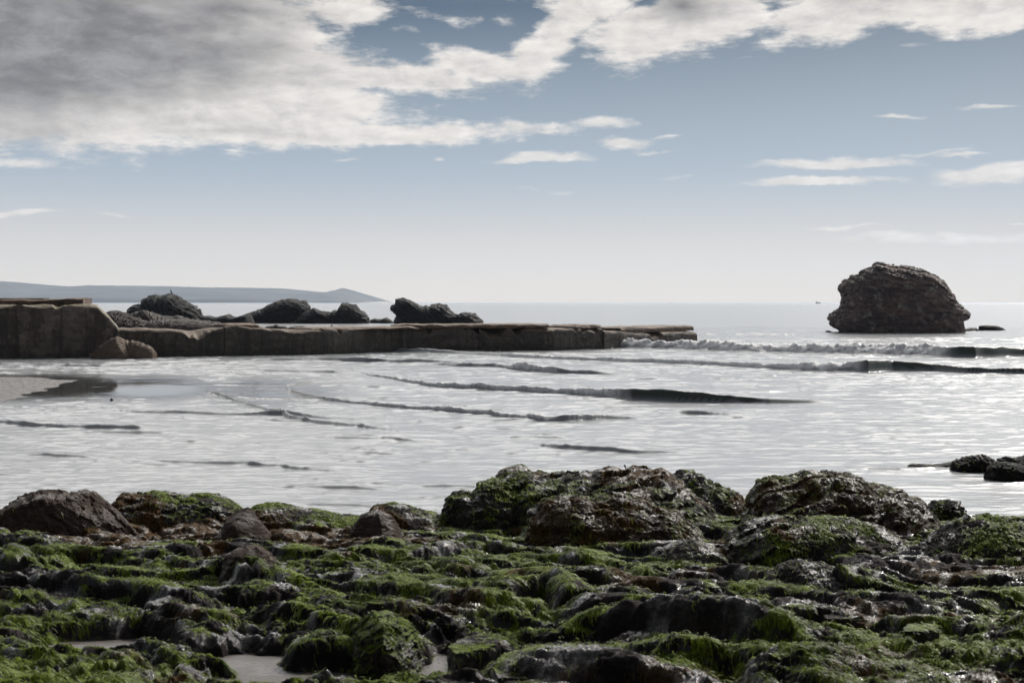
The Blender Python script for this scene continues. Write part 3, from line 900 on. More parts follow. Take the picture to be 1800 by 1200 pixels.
make_slab('square_block', 'squared dark block with a flat green top beside the small pool', 'rock',
          [(787, 1136), (806, 1121), (836, 1114), (872, 1113), (880, 1130), (858, 1138), (800, 1150)], 0.17, M['mossy'], 97)
make_slab('flat_slab', 'big flat green slab at the bottom edge right of the square block', 'rock',
          [(862, 1172), (884, 1147), (945, 1133), (1000, 1129), (1044, 1134), (1050, 1176), (1005, 1190), (940, 1194), (872, 1192)], 0.13, M['mossy'], 101)
make_slab('flat_stone', 'small flat green stone lying on the mossy flat at the right', 'stone',
          [(1586, 1103), (1600, 1096), (1645, 1095), (1652, 1102), (1630, 1109), (1590, 1109)], 0.10, M['mossy'], 103, amp=0.006)
make_slab('flat_shard', 'thin flat grey shard of stone left of the small flat green stone', 'stone',
          [(1446, 1081), (1470, 1074), (1500, 1076), (1513, 1083), (1495, 1087), (1452, 1087)], 0.06, M['mossy'], 107, green=0.3, amp=0.006)
fg('dark_stone', 'dark round stone in the mouth of the inlet', 'stone',
   [(1262, 868), (1266, 855), (1276, 851), (1286, 856), (1290, 868)], 'wet', 0.2, seed=109, amp=0.05)
fg('black_stone', 'small black stone at the foot of the largest outcrop in the inlet', 'stone',
   [(1298, 870), (1301, 858), (1308, 855), (1315, 859), (1317, 870)], 'wet', 0.15, seed=113, amp=0.05)
# low rocks in the water on the right
YW = float(sea_Y(842))
for nm, lb, o, row, dep, sd in (
    ('seaweed_rock', 'rounded black weedy rock in the water near the right edge', [(1672, 829), (1676.6, 813), (1684, 810.5), (1693.7, 810), (1698.6, 805), (1714.5, 802), (1728, 801.8), (1737.7, 805.7), (1751, 813), (1758, 829)], 829, 0.7, 127),
    ('thin_reef', 'thin flat tail of black rock trailing left from the weedy rock in the water', [(1596, 819), (1600, 816), (1642, 817), (1656, 815.5), (1670, 813.5), (1680, 812), (1690, 821)], 821.5, 0.35, 128),
    ('low_reef_rock', 'twin humped black rock behind the weedy boulder, cut by the right edge', [(1750, 826), (1753.6, 814), (1757, 808), (1768, 804.5), (1782, 808), (1795, 805.7), (1810, 801), (1850, 803), (1890, 826)], 826, 0.8, 129),
    ('seaweed_boulder', 'low black weedy boulder in front, cut by the right edge of the photo', [(1733, 844), (1738, 826), (1748.7, 816.7), (1763.4, 815.5), (1780.5, 817.3), (1800, 818), (1850, 816), (1890, 844)], 845, 0.8, 131)):
    make_rock(nm, lb, 'rock', o, float(sea_Y(row)) + dep * 0.3, dep, M['reef'], seed=sd, amp=0.13, fine=2.0, warp=0.04, face=0.6, sink=0.25, green=0.15, brown=0.1)

# ------------------------------------------------------------------ algae: short wet strands combed down over the rock
def make_algae():
    rg = np.random.default_rng(77)
    Vs, Cs, Qs, off = [], [], [], 0
    tot = 420000
    eye = np.array([0, 0, H])
    Wt = []
    for gi, (V, N, moss, weed, area) in enumerate(GROWTH):
        D = V[:, 1]
        dens = np.clip(moss * 1.2, 0, 1) + 0.45 * np.clip(weed, 0, 1)
        face = ((eye - V) * N).sum(1) / np.linalg.norm(eye - V, axis=1)
        Wt.append(area * dens * (face > -0.15) * (D > 4.6) * (V[:, 2] > -0.02) / np.maximum(D, 4) ** 1.7)
    tw = sum(w.sum() for w in Wt)
    for gi, (V, N, moss, weed, area) in enumerate(GROWTH):
        dist = V[:, 1]; w = Wt[gi]; k = int(tot * w.sum() / tw)
        if w.sum() <= 0 or k < 1:
            continue
        idx = rg.choice(len(V), size=k, p=(w / w.sum()))
        P = V[idx] + rg.normal(size=(k, 3)) * 0.008; Nn = N[idx]; D = dist[idx]
        gdir = np.stack([Nn[:, 0] * Nn[:, 2], Nn[:, 1] * Nn[:, 2], Nn[:, 2] ** 2 - 1], -1)          # downhill
        fl = np.stack([0.8 + 0 * D, -0.25 + 0 * D, 0 * D], -1)
        t = gdir * 1.6 + fl * 0.45 + rg.normal(size=(k, 3)) * 0.26
        t -= Nn * (t * Nn).sum(1, keepdims=True)
        t /= np.maximum(np.linalg.norm(t, axis=1, keepdims=True), 1e-6)
        s_ = np.cross(t, Nn)
        L = (0.014 + 0.0026 * D) * rg.uniform(0.4, 1.6, k); W = (0.0004 + 0.00024 * D) * rg.uniform(0.6, 1.4, k)
        up = rg.uniform(0.005, 0.075, k)
        c0 = P - Nn * 0.004
        c1 = P + t * (L * 0.5)[:, None] + Nn * (L * up)[:, None]
        c2 = P + t * L[:, None] + Nn * (L * (up - 0.25 * rg.uniform(0.2, 1, k)))[:, None]
        sw = s_ * W[:, None]
        vv = np.stack([c0 - sw, c0 + sw, c1 - sw * 0.9, c1 + sw * 0.9, c2 - sw * 0.25, c2 + sw * 0.25], 1)
        b0 = off + np.arange(k) * 6
        Qs.append(np.stack([np.stack([b0, b0 + 1, b0 + 3, b0 + 2], -1), np.stack([b0 + 2, b0 + 3, b0 + 5, b0 + 4], -1)], 1).reshape(-1, 4))
        br = (rg.uniform(size=k) * (moss[idx] + 0.02) < rg.uniform(size=k) * weed[idx]).astype(float)
        patch = 0.5 + 0.5 * np.clip(fbm(P[:, 0] * 1.7, P[:, 1] * 1.7, octv=3, seed=120) * 1.6, -1, 1)
        col = np.where(br > 0.5, 2.0 + rg.uniform(0, 0.9, k), np.clip(0.65 * patch + 0.55 * rg.uniform(0, 1, k) ** 1.5 - 0.05, 0, 1))
        Vs.append(vv.reshape(-1, 3)); Cs.append(np.repeat(col, 6)); off += k * 6
    m, T, b, out = new_mat('algae')
    at = T.n('ShaderNodeAttribute'); at.attribute_name = 'tone'
    f = at.outputs['Fac']
    g = T.mix(T.ramp(f, 0.15, 0.9, kind='LINEAR'), (0.020, 0.040, 0.007), (0.33, 0.41, 0.035))
    w = T.mix(T.ramp(f, 2.0, 2.9, kind='LINEAR'), (0.03, 0.017, 0.008), (0.15, 0.08, 0.02))
    c = T.mix(T.math('GREATER_THAN', f, 1.5), g, w)
    T.l(c, b.inputs['Base Color'])
    b.inputs['Roughness'].default_value = 0.42
    b.inputs['Specular IOR Level'].default_value = 0.22
    tr = T.n('ShaderNodeBsdfTranslucent'); T.l(c, tr.inputs['Color'])
    mx = T.n('ShaderNodeMixShader'); mx.inputs[0].default_value = 0.35
    T.l(b.outputs[0], mx.inputs[1]); T.l(tr.outputs[0], mx.inputs[2]); T.l(mx.outputs[0], out.inputs['Surface'])
    o = mesh_obj('algae', np.concatenate(Vs), np.concatenate(Qs), m, attrs={'tone': np.concatenate(Cs)})
    tag(o, kind='stuff')


make_algae()

# ------------------------------------------------------------------ rocks out at sea
YB = float(sea_Y(585))
make_rock('sea_stack', 'huge dark rock standing alone in the sea on the right', 'sea stack',
          [(1484.4, 583), (1475, 577), (1462.7, 568), (1465.5, 563), (1460, 558.6), (1461.7, 554), (1476, 546), (1480.6, 542.6), (1484.4, 533), (1484.4, 515), (1487, 510.4), (1480.6, 506.7), (1479.7, 502), (1485.3, 499.5), (1486.3, 494.4), (1496.7, 493.4), (1497.6, 486.8), (1512.7, 486), (1518.4, 477.4), (1534.4, 470.8), (1540, 463.6), (1547.7, 463.6), (1555, 468), (1566.6, 469.8), (1569.4, 467.4), (1575, 470.4), (1589, 470), (1610, 473.6), (1629, 479.3), (1634.6, 485), (1649.7, 492.5), (1659, 503.8), (1667.6, 515), (1671.4, 527.4), (1683.7, 536), (1690, 545.4), (1697, 548), (1697.3, 554), (1686.5, 563.3), (1685.6, 571), (1691, 582)],
          YB + 3.0, 9.0, M['stack'], seed=137, amp=0.040, warp=0.015, fine=1.6, ledge=0.045, bed=10, strata=(0, 0.35, 0.4), face=0.5, freq=4.0, sink=0.1, n=420, ns=130, smooth=False)
for nm, lb, o, Yr in (
    ('low_reef', 'low black reef just right of the huge sea stack', [(1720, 581), (1722, 573), (1735, 572), (1752, 573), (1762, 577), (1768, 581)], 581),
    ('tiny_reef', 'tiny black rock touching the right foot of the sea stack', [(1690, 582), (1698, 578), (1708, 576), (1716, 577), (1719, 582)], 582),
    ('black_speck_rock', 'tiny black rock off the left foot of the sea stack', [(1451, 584), (1453, 581), (1458, 581), (1462, 584)], 584)):
    make_rock(nm, lb, 'rock', o, float(sea_Y(Yr)) + 0.6, 1.6, M['reef'], seed=Yr, amp=0.06, sink=0.5)
YR = float(sea_Y(568))
for k, (nm, lb, o, dy, dep) in enumerate((
    ('bird_rock', 'stepped dark rock behind the breakwater with a bird on top',
     [(222, 566), (225.5, 555), (229, 542), (237, 538), (254.4, 536), (252, 527.5), (261.6, 526), (262, 521), (280.4, 519.5), (284, 521.4), (300, 517.6), (305.4, 519.5), (310, 520.5), (324.5, 530.3), (333, 535.4), (343, 539), (351, 547), (354.8, 556.3), (357, 566)], 0, 8),
    ('reef_rock', 'long dark rock with a rounded crest, second from the left behind the breakwater',
     [(420, 566), (424.5, 557.5), (436.6, 553), (442, 550), (461.6, 544.6), (474.4, 536.6), (492, 529.3), (505, 527), (513, 525.6), (520.4, 527), (527.6, 532.6), (530, 530), (536.5, 530), (543.7, 539), (543, 544.6), (549, 566)], 4, 8),
    ('blocky_rock', 'low dark rock with a square tooth on its right end',
     [(519, 568), (521, 564), (532, 555), (544.5, 548.7), (550, 542), (558, 545.4), (571, 549), (585.6, 550.3), (586.4, 546.7), (601.7, 548.3), (603.3, 534), (607.4, 533.4), (615.4, 535.8), (626, 537.4), (633, 546), (640.4, 549.5), (647, 558.3), (650, 568)], 0, 6),
    ('flat_reef', 'small flat reef trailing right of the square toothed rock', [(646, 566), (649, 563), (659.7, 560), (669.4, 561.6), (680.7, 558), (690, 565), (691, 566)], 2, 4),
    ('horned_rock', 'dark rock with an upright horn on the left, rightmost behind the breakwater',
     [(693.5, 565.5), (698.5, 556.4), (696, 552.7), (688.5, 544.3), (689, 538.5), (695.3, 536.4), (696.4, 527.4), (700.6, 526), (706, 526.4), (706.4, 524.6), (712, 525), (719.6, 529), (737.5, 538.5), (743, 540.6), (746, 539), (754.4, 539), (756.5, 541.7), (757.6, 538), (768, 534.8), (775.5, 535), (784, 537), (789.3, 543.8), (798.8, 552.7), (810, 552.7), (815.7, 551), (824, 550.6), (835.7, 552), (842, 559.6), (848, 565.5)], 0, 7),
    ('low_dark_reef', 'low jagged reef between the bird rock and the rounded crest rock', [(350, 566), (354.8, 556), (367.8, 555.6), (372, 559), (382, 557.8), (402.4, 552.7), (409.7, 557), (422.7, 559), (431, 554), (440, 553.5), (446, 566)], -6, 5),
)):
    make_rock(nm, lb, 'rock', o, YR + dy, dep, M['reef'], seed=150 + k * 3, amp=0.05, warp=0.02, fine=1.6, ledge=0.06, bed=5, strata=(0, 0.6, 0.3), face=0.5, sink=0.3, freq=4.5, n=150, ns=40, smooth=False)


# ------------------------------------------------------------------ breakwater
def box_grid(nx, ny, nz):
    """unit box [0..1]^3 as a dense closed shell"""
    V, Qs, off = [], [], 0

    def face(a, b, fn):
        nonlocal off
        A, B = np.meshgrid(np.linspace(0, 1, a), np.linspace(0, 1, b), indexing='ij')
        V.append(fn(A.ravel(), B.ravel()))
        Qs.append(grid_quads(a, b) + off)
        off += a * b
    one = lambda A: np.ones_like(A)
    zero = lambda A: np.zeros_like(A)
    face(nx, nz, lambda A, B: np.stack([A, zero(A), B], -1))
    face(nx, nz, lambda A, B: np.stack([A, one(A), B], -1)[:, :])
    face(ny, nz, lambda A, B: np.stack([zero(A), A, B], -1))
    face(ny, nz, lambda A, B: np.stack([one(A), A, B], -1))
    face(nx, ny, lambda A, B: np.stack([A, B, one(A)], -1))
    face(nx, ny, lambda A, B: np.stack([A, B, zero(A)], -1))
    return np.concatenate(V), np.concatenate(Qs)


def wall_line(px, py):
    Y = float(sea_Y(py)); return np.array([wx(px, Y), Y])


def block(name, p0, p1, thick, zlo, top, mat, parent, seed, amp=0.05, nx=160, rnd=0.12, front=0.0):
    """a length of old wall from p0 to p1 (front foot), top: list of (t, z) along it"""
    U, Q = box_grid(nx, 24, 40)
    d = p1 - p0; L = np.hypot(*d); e = d / L; nrm = np.array([-e[1], e[0]])
    if nrm[1] < 0: nrm = -nrm
    tt = np.array([a for a, _ in top]); zz = np.array([b for _, b in top])
    zt = np.interp(U[:, 0], tt, zz)
    Z = zlo + U[:, 2] * (zt - zlo)
    D = U[:, 1] * thick
    # rounded, crumbled edges
    er = np.clip(1 - (zt - Z) / (rnd * 2.2), 0, 1) ** 2
    ef = np.clip(1 - D / (rnd * 2), 0, 1)
    Z = Z - rnd * er * ef * (0.6 + 0.8 * perlin(U[:, 0] * L * 0.8, D, seed=seed))
    D = D + front + rnd * er * (1 - 2 * U[:, 1]) * 0.8
    X = p0[0] + e[0] * U[:, 0] * L + nrm[0] * D
    Y = p0[1] + e[1] * U[:, 0] * L + nrm[1] * D
    S = np.stack([X, Y, Z], -1).astype(np.float32)
    # slumped and bitten-off edge
    bite = sstep(0.15, 0.5, fbm(U[:, 0] * L * 0.35, U[:, 0] * 0 + seed, octv=4, gain=0.6, seed=seed + 3))
    S[:, 2] -= (0.5 + U[:, 2]) * U[:, 2] * bite * min(0.30, 0.25 * float(zz.max() - zlo)) * np.clip(1.2 - D / 1.5, 0, 1)
    # horizontal pour lines
    S[:, 1] -= 0.05 * np.clip(fbm(X * 0.05, Z * 3.0, octv=3, seed=seed + 9), -0.6, 0.6)
    for ax, k in ((1, 1.0), (2, 0.75), (0, 0.4)):
        S[:, ax] += amp * k * fbm(X * 0.9, Y * 0.9, Z * 1.3, octv=6, gain=0.66, seed=seed + ax * 11)
    o = mesh_obj(name, S, Q, mat, parent)
    return o


def part_of(root, o):
    o.parent = root
    o.matrix_parent_inverse = root.matrix_world.inverted()


def empty(name, loc):
    o = bpy.data.objects.new(name, None)
    COL.objects.link(o)
    o.location = loc
    o.empty_display_size = 0.3
    return o


def make_breakwater():
    root = empty('breakwater', (0, 0, 0))
    tag(root, 'long low broken concrete breakwater running out from the left', 'breakwater')
    pts = [(205, 628), (395, 626), (572, 623), (712, 618), (842, 617), (975, 616), (1062, 613), (1226, 604)]
    W = [wall_line(*p) for p in pts]

    def zt(px, py, i):       # top height seen at row py over the wall at column px
        Yc = np.interp(px, [p[0] for p in pts], [w[1] for w in W])
        return float(wz(py, Yc + 0.4))
    tops = [
        [(205, 577), (245, 577), (300, 579), (340, 583), (395, 575)],
        [(395, 573), (460, 573), (475, 578), (520, 580), (572, 579)],
        [(572, 577), (640, 577), (712, 576)],
        [(712, 576), (780, 576), (842, 575)],
        [(842, 577), (930, 577), (970, 577), (975, 578)],
        [(975, 579), (995, 576), (1062, 575)],
        [(1062, 579), (1100, 583), (1120, 586), (1150, 583), (1226, 582)],
    ]
    for i in range(7):
        a, b = W[i], W[i + 1]
        x0, x1 = pts[i][0], pts[i + 1][0]
        top = [((px - x0) / (x1 - x0), zt(px, py, i)) for px, py in tops[i]]
        gap = 0.03 * (b - a) / np.hypot(*(b - a))
        block('wall_section', a + gap, b - gap, 3.0, -0.4, top, M['concrete'], root, 200 + i * 7, amp=0.13, front=0.05 * (i % 3))
    caps = [(398, 458, 569, 574), (555, 760, 574.5, 578.5), (700, 968, 569.5, 577), (1000, 1062, 571.5, 576.5), (1022, 1064, 570.5, 573), (1098, 1225, 573, 583)]
    for k, (x0, x1, y0, y1) in enumerate(caps):
        Ya = np.interp(x0, [p[0] for p in pts], [w[1] for w in W]); Yb = np.interp(x1, [p[0] for p in pts], [w[1] for w in W])
        a = np.array([wx(x0, Ya), Ya]); b = np.array([wx(x1, Yb), Yb])
        zl = float(wz(y1, (Ya + Yb) / 2)); ztp = float(wz(y0, (Ya + Yb) / 2))
        block('capping_slab', a, b, 2.4, zl, [(0, ztp - 0.06), (0.06, ztp), (0.9, ztp), (1, ztp - 0.03)], M['capping'], root, 260 + k * 5, amp=0.11, nx=150, rnd=0.10, front=0.25)
    return root


make_breakwater()


def make_sea_wall():
    root = empty('sea_wall', (0, 0, 0))
    tag(root, 'tall stained concrete wall end with a rounded corner at the left edge', 'sea wall')
    p0, p1 = wall_line(-260, 633), wall_line(212, 628)
    Yc = p1[1]
    L = 472.0
    top = [(0, wz(536, Yc)), (260 / L, wz(536, Yc)), (0.82, wz(535, Yc)), (0.885, wz(534, Yc)), (0.91, wz(537, Yc)), (0.935, wz(547, Yc)), (0.955, wz(556, Yc)), (0.975, wz(567, Yc)), (0.99, wz(574, Yc)), (1, wz(582, Yc))]
    block('wall', p0, p1, 4.5, -0.4, [(a, float(b)) for a, b in top], M['wall'], root, 300, amp=0.14, nx=260, rnd=0.16)
    a, b = wall_line(-260, 631), wall_line(141, 629)
    block('top_slab', a, b, 3.0, float(wz(535.5, Yc)), [(0, float(wz(528, Yc))), (0.8, float(wz(526.5, Yc))), (1, float(wz(523.5, Yc)))], M['capping'], root, 310, amp=0.12, nx=160, rnd=0.07, front=0.9)
    a, b = wall_line(-260, 631), wall_line(68, 629)
    block('upper_slab', a, b, 2.0, float(wz(526.8, Yc)), [(0, float(wz(524, Yc))), (1, float(wz(523.8, Yc)))], M['concrete'], root, 320, amp=0.07, nx=120, rnd=0.04, front=1.6)


make_sea_wall()
YP = float(sea_Y(630))
make_rock('pale_boulder', 'pale brown triangular boulder leaning at the foot of the tall wall', 'boulder',
          [(160, 624), (172, 613), (190, 599), (206, 591.7), (212, 594), (220, 600), (226, 606), (230, 626)], YP - 0.2, 1.3, M['pale'], seed=333, amp=0.03, warp=0.02, planes=3, sink=0.1, face=1.0, n=110, ns=44, smooth=False)
make_rock('leaning_boulder', 'pale ridged boulder leaning right of the triangular one', 'boulder',
          [(208, 626), (212, 600), (214.7, 596), (226, 601), (229, 599.7), (238, 600.4), (248, 603), (265, 610.5), (272, 619), (276, 626)], YP + 0.3, 1.3, M['pale'], seed=337, amp=0.03, warp=0.02, planes=2, sink=0.1, face=1.0, n=110, ns=44, smooth=False)
for k, (nm, lb, o, Yr) in enumerate((
    ('rubble_mound', 'low heap of brown rubble behind the start of the breakwater', [(184, 580), (188, 552), (200, 550), (215, 551), (228, 560), (245, 564), (262, 572), (275, 585)], 92),
    ('grey_mound', 'rounded grey rock heap below the bird rock', [(222, 582), (232, 552), (250, 546), (262, 550), (275, 558), (300, 560), (325, 562), (350, 566), (385, 570), (400, 582)], 98),
    ('stone_heap', 'flat heap of stones lying behind the breakwater wall', [(245, 586), (262, 567), (300, 564), (345, 566), (372, 570), (398, 573), (405, 586)], 91))):
    make_rock(nm, lb, 'rock', o, Yr, 4.0, M['rubble'], seed=340 + 3 * k, amp=0.16, fine=1.2, warp=0.1, sink=0.4, n=200, ns=60, smooth=False)
for k, (nm, lb, o) in enumerate((
    ('broken_stone', 'low dark heap of rubble on the breakwater, leftmost of the bits showing along its top', [(462, 577), (470, 574), (481, 573), (486, 570), (492, 573.5), (502, 574.5), (506, 577)]),
    ('flat_broken_stone', 'long flat strip of dark rubble on the breakwater top', [(504, 577.5), (511, 575), (522, 573.5), (532, 573), (540, 575.5), (542, 577.5)]),
    ('stub_post', 'small upright stub standing on the breakwater top', [(576, 579), (580, 575), (582, 574), (583, 571), (584.5, 574), (590, 575), (594, 579)]),
    ('small_broken_stone', 'tiny dark lump of rubble right of the upright stub on the breakwater', [(600, 579), (606, 575.5), (613, 575), (619, 577), (622, 579)]))):
    make_rock(nm, lb, 'stone', o, 89.0 + 0.6 * k, 0.8, M['rubble'], seed=360 + k, amp=0.12, sink=0.6, n=90, ns=36, smooth=False)
Ys = float(sea_Y(704))
make_rock('lone_stone', 'tiny dark stone in the wet shallows on the left', 'stone', [(193.5, 704.5), (194, 701), (196, 700), (198, 701), (198.5, 704.5)], Ys, 0.12, M['reef'], seed=371, amp=0.05, n=60, ns=30)


# ------------------------------------------------------------------ headland
def make_headland():
    sk = [(-700, 470), (-400, 478), (-150, 490), (0, 494), (60, 499), (110, 503), (130, 503), (160, 502), (230, 502), (300, 503), (360, 505), (400, 505), (450, 506), (500, 507),
          (540, 511), (575, 514), (590, 511), (606, 507), (625, 513), (650, 521), (667, 530)]
    Yh = 6500.0
    xs = np.linspace(-700, 668, 500)
    top = np.interp(xs, [p[0] for p in sk], [p[1] for p in sk]) + 0.35 * perlin(xs * 0.12, xs * 0, seed=3)
    nd = 50
    v = np.linspace(-1, 1, nd)
    prof = np.where(v < 0, np.clip(1 + v, 0, 1) ** 0.55, 1 - 0.75 * v ** 2)
    Vv = []
    for k in range(nd):
        Yk = Yh + v[k] * 900
        zt_ = np.maximum(wz(top, Yh), -3)
        z = zt_ * prof[k] - 6 * (prof[k] < 0.02)
        X = wx(xs, Yh)
        z = z + (12 * fbm(X * 0.004, np.full_like(X, Yk * 0.004), octv=4, seed=5)) * (v[k] < -0.05) * np.clip(zt_ / 40, 0, 1)
        Vv.append(np.stack([X, np.full_like(X, Yk), z], -1))
    m, T, b, out = new_mat('headland_grass')
    geo = T.n('ShaderNodeNewGeometry')
    n = T.noise(geo.outputs['Position'], 0.004, 6, 0.6)
    T.l(T.mix(T.ramp(n, 0.4, 0.6), (0.05, 0.055, 0.05), (0.09, 0.085, 0.07)), b.inputs['Base Color'])
    b.inputs['Roughness'].default_value = 0.95
    o = mesh_obj('headland', np.concatenate(Vv), grid_quads(nd, 500), m)
    tag(o, kind='structure')


make_headland()

# ------------------------------------------------------------------ sea
CRESTS = [
    # (px, row of the foot, height in photo px) along each crest; foam from..to columns; face steepness
    dict(p=[(1076, 613, 1), (1084, 612, 9), (1110, 613, 15), (1150, 614, 15), (1230, 616, 14), (1300, 619, 15), (1400, 621, 16), (1480, 623, 17), (1600, 626, 17), (1670, 628, 20), (1720, 629, 21), (1800, 626, 17), (2000, 622, 12), (2300, 620, 2)], foam=(1060, 1672), clear=(1672, 2400), st=0.40, back=2.0),
    dict(p=[(630, 617, 1), (700, 618, 5), (800, 622, 6), (900, 628, 6), (1000, 632, 6), (1100, 636, 7), (1200, 639, 7), (1280, 643, 8), (1340, 648, 11), (1420, 652, 14), (1500, 654, 16), (1530, 655, 19), (1570, 652, 14), (1640, 652, 12), (1700, 655, 11), (1800, 657, 10), (2100, 658, 4)], foam=(880, 1520), clear=(1520, 2200), st=0.55, back=1.6),
    dict(p=[(735, 639, 0.5), (800, 643, 5), (870, 645, 6), (920, 652, 8), (980, 657, 8), (1040, 658, 5), (1115, 661, 0.5)], foam=(880, 960), st=1.2, back=1.2),
    dict(p=[(590, 646, 0.5), (650, 660, 3), (700, 668, 6), (760, 680, 7), (850, 686, 9), (950, 691, 10), (1050, 699, 12), (1110, 703, 17), (1180, 705, 20), (1250, 706, 15), (1350, 708, 9), (1430, 708, 4), (1470, 708, 0.5)], foam=(640, 1090), clear=(1090, 1440), st=1.2, back=1.3),
    dict(p=[(499, 679, 0.6), (512, 689, 4), (560, 702, 4.5), (640, 712, 6), (760, 722, 7), (860, 730, 8), (950, 739, 9), (1000, 739, 9), (1060, 737, 10), (1100, 736, 4), (1150, 737, 0.5)], foam=(560, 980), st=1.8, back=1.0),
    dict(p=[(499, 679, 0.6), (520, 674, 1.8), (560, 672, 1.6), (650, 668, 0.5)], foam=(0, 0), st=1.0, back=0.6),
    dict(p=[(360, 688, 0.5), (375, 691, 3), (400, 700, 3.5), (440, 715, 4), (490, 729, 4), (505, 738, 3.5), (560, 745, 4), (640, 752, 3), (720, 762, 0.5)], foam=(0, 0), st=1.8, back=0.7),
    dict(p=[(396, 697, 0.4), (440, 700, 1.3), (500, 702, 1.5), (570, 704, 0.4)], foam=(0, 0), st=1.0, back=0.5),
    dict(p=[(-200, 725, 3), (0, 742, 6), (60, 750, 6), (120, 754, 6), (180, 755, 5), (235, 755, 4.5), (258, 757, 0.5)], foam=(0, 0), st=1.6, back=1.0),
    dict(p=[(170, 720, 0.5), (230, 725, 3), (300, 727, 4.5), (400, 731, 3.5), (470, 730, 4), (560, 736, 3), (680, 742, 0.5)], foam=(0, 0), st=1.5, back=1.0),
    dict(p=[(920, 780, 0.5), (980, 789, 4), (1050, 794, 8), (1120, 798, 8), (1180, 797, 4), (1230, 800, 0.5)], foam=(0, 0), st=0.8, back=1.2),
    dict(p=[(1180, 725, 0.5), (1210, 727, 4), (1240, 728, 4), (1290, 730, 0.5)], foam=(0, 0), st=1.6, back=1.0),
    dict(p=[(1228, 588, 1.5), (1300, 588.5, 2.5), (1380, 589, 2.5), (1425, 588.5, 0.3)], foam=(0, 0), st=1.6, back=1.0),
    dict(p=[(400, 636, 0.5), (480, 634, 2.5), (560, 633, 3), (640, 637, 4), (700, 638, 4), (760, 637, 3.5), (850, 641, 0.5)], foam=(0, 0), st=1.6, back=1.0),
    dict(p=[(420, 652, 0.3), (480, 653, 2), (560, 655, 2.2), (620, 656, 0.3)], foam=(0, 0), st=1.0, back=0.8),
    dict(p=[(250, 811, 0.5), (330, 815, 3), (430, 818, 4), (560, 829, 3.5), (650, 834, 0.5)], foam=(0, 0), st=0.6, back=1.0),
    dict(p=[(480, 857, 0.5), (560, 860, 3), (620, 861, 3), (700, 864, 0.5)], foam=(0, 0), st=0.5, back=1.0),
    dict(p=[(0, 640, 2), (80, 643, 3), (170, 645, 2.5), (300, 641, 1.5), (380, 640, 0.3)], foam=(0, 0), st=1.6, back=1.0),
    dict(p=[(-100, 655, 2), (60, 656, 2.5), (150, 655, 2), (240, 658, 0.3)], foam=(0, 0), st=1.6, back=1.0),
    dict(p=[(20, 800, 0.5), (80, 803, 4), (130, 804, 3), (180, 806, 0.5)], foam=(0, 0), st=0.6, back=1.0),
    dict(p=[(540, 770, 0.5), (620, 772, 3.5), (660, 774, 4), (720, 778, 2), (800, 782, 0.5)], foam=(0, 0), st=0.7, back=1.0),
]
SANDBANK = [(-400, 668), (-100, 662), (40, 663), (112, 669), (92, 677), (45, 689), (0, 704), (-200, 735), (-500, 760)]


def bank_sd(x, y):
    """rough signed distance (m) to the sand bank outline, positive inside"""
    P = np.array([[wx(a, float(sea_Y(b))), float(sea_Y(b))] for a, b in SANDBANK])
    inside = np.zeros(x.shape, bool)
    dmin = np.full(x.shape, 1e9)
    for i in range(len(P)):
        a, b = P[i], P[(i + 1) % len(P)]
        e = b - a
        t = np.clip(((x - a[0]) * e[0] + (y - a[1]) * e[1]) / (e @ e), 0, 1)
        dmin = np.minimum(dmin, np.hypot(x - a[0] - t * e[0], y - a[1] - t * e[1]))
        c = ((a[1] > y) != (b[1] > y)) & (x < (b[0] - a[0]) * (y - a[1]) / (b[1] - a[1] + 1e-12) + a[0])
        inside ^= c
    return np.where(inside, dmin, -dmin) + 0.7 * fbm(x * 0.5, y * 0.35, octv=4, gain=0.6, seed=55)


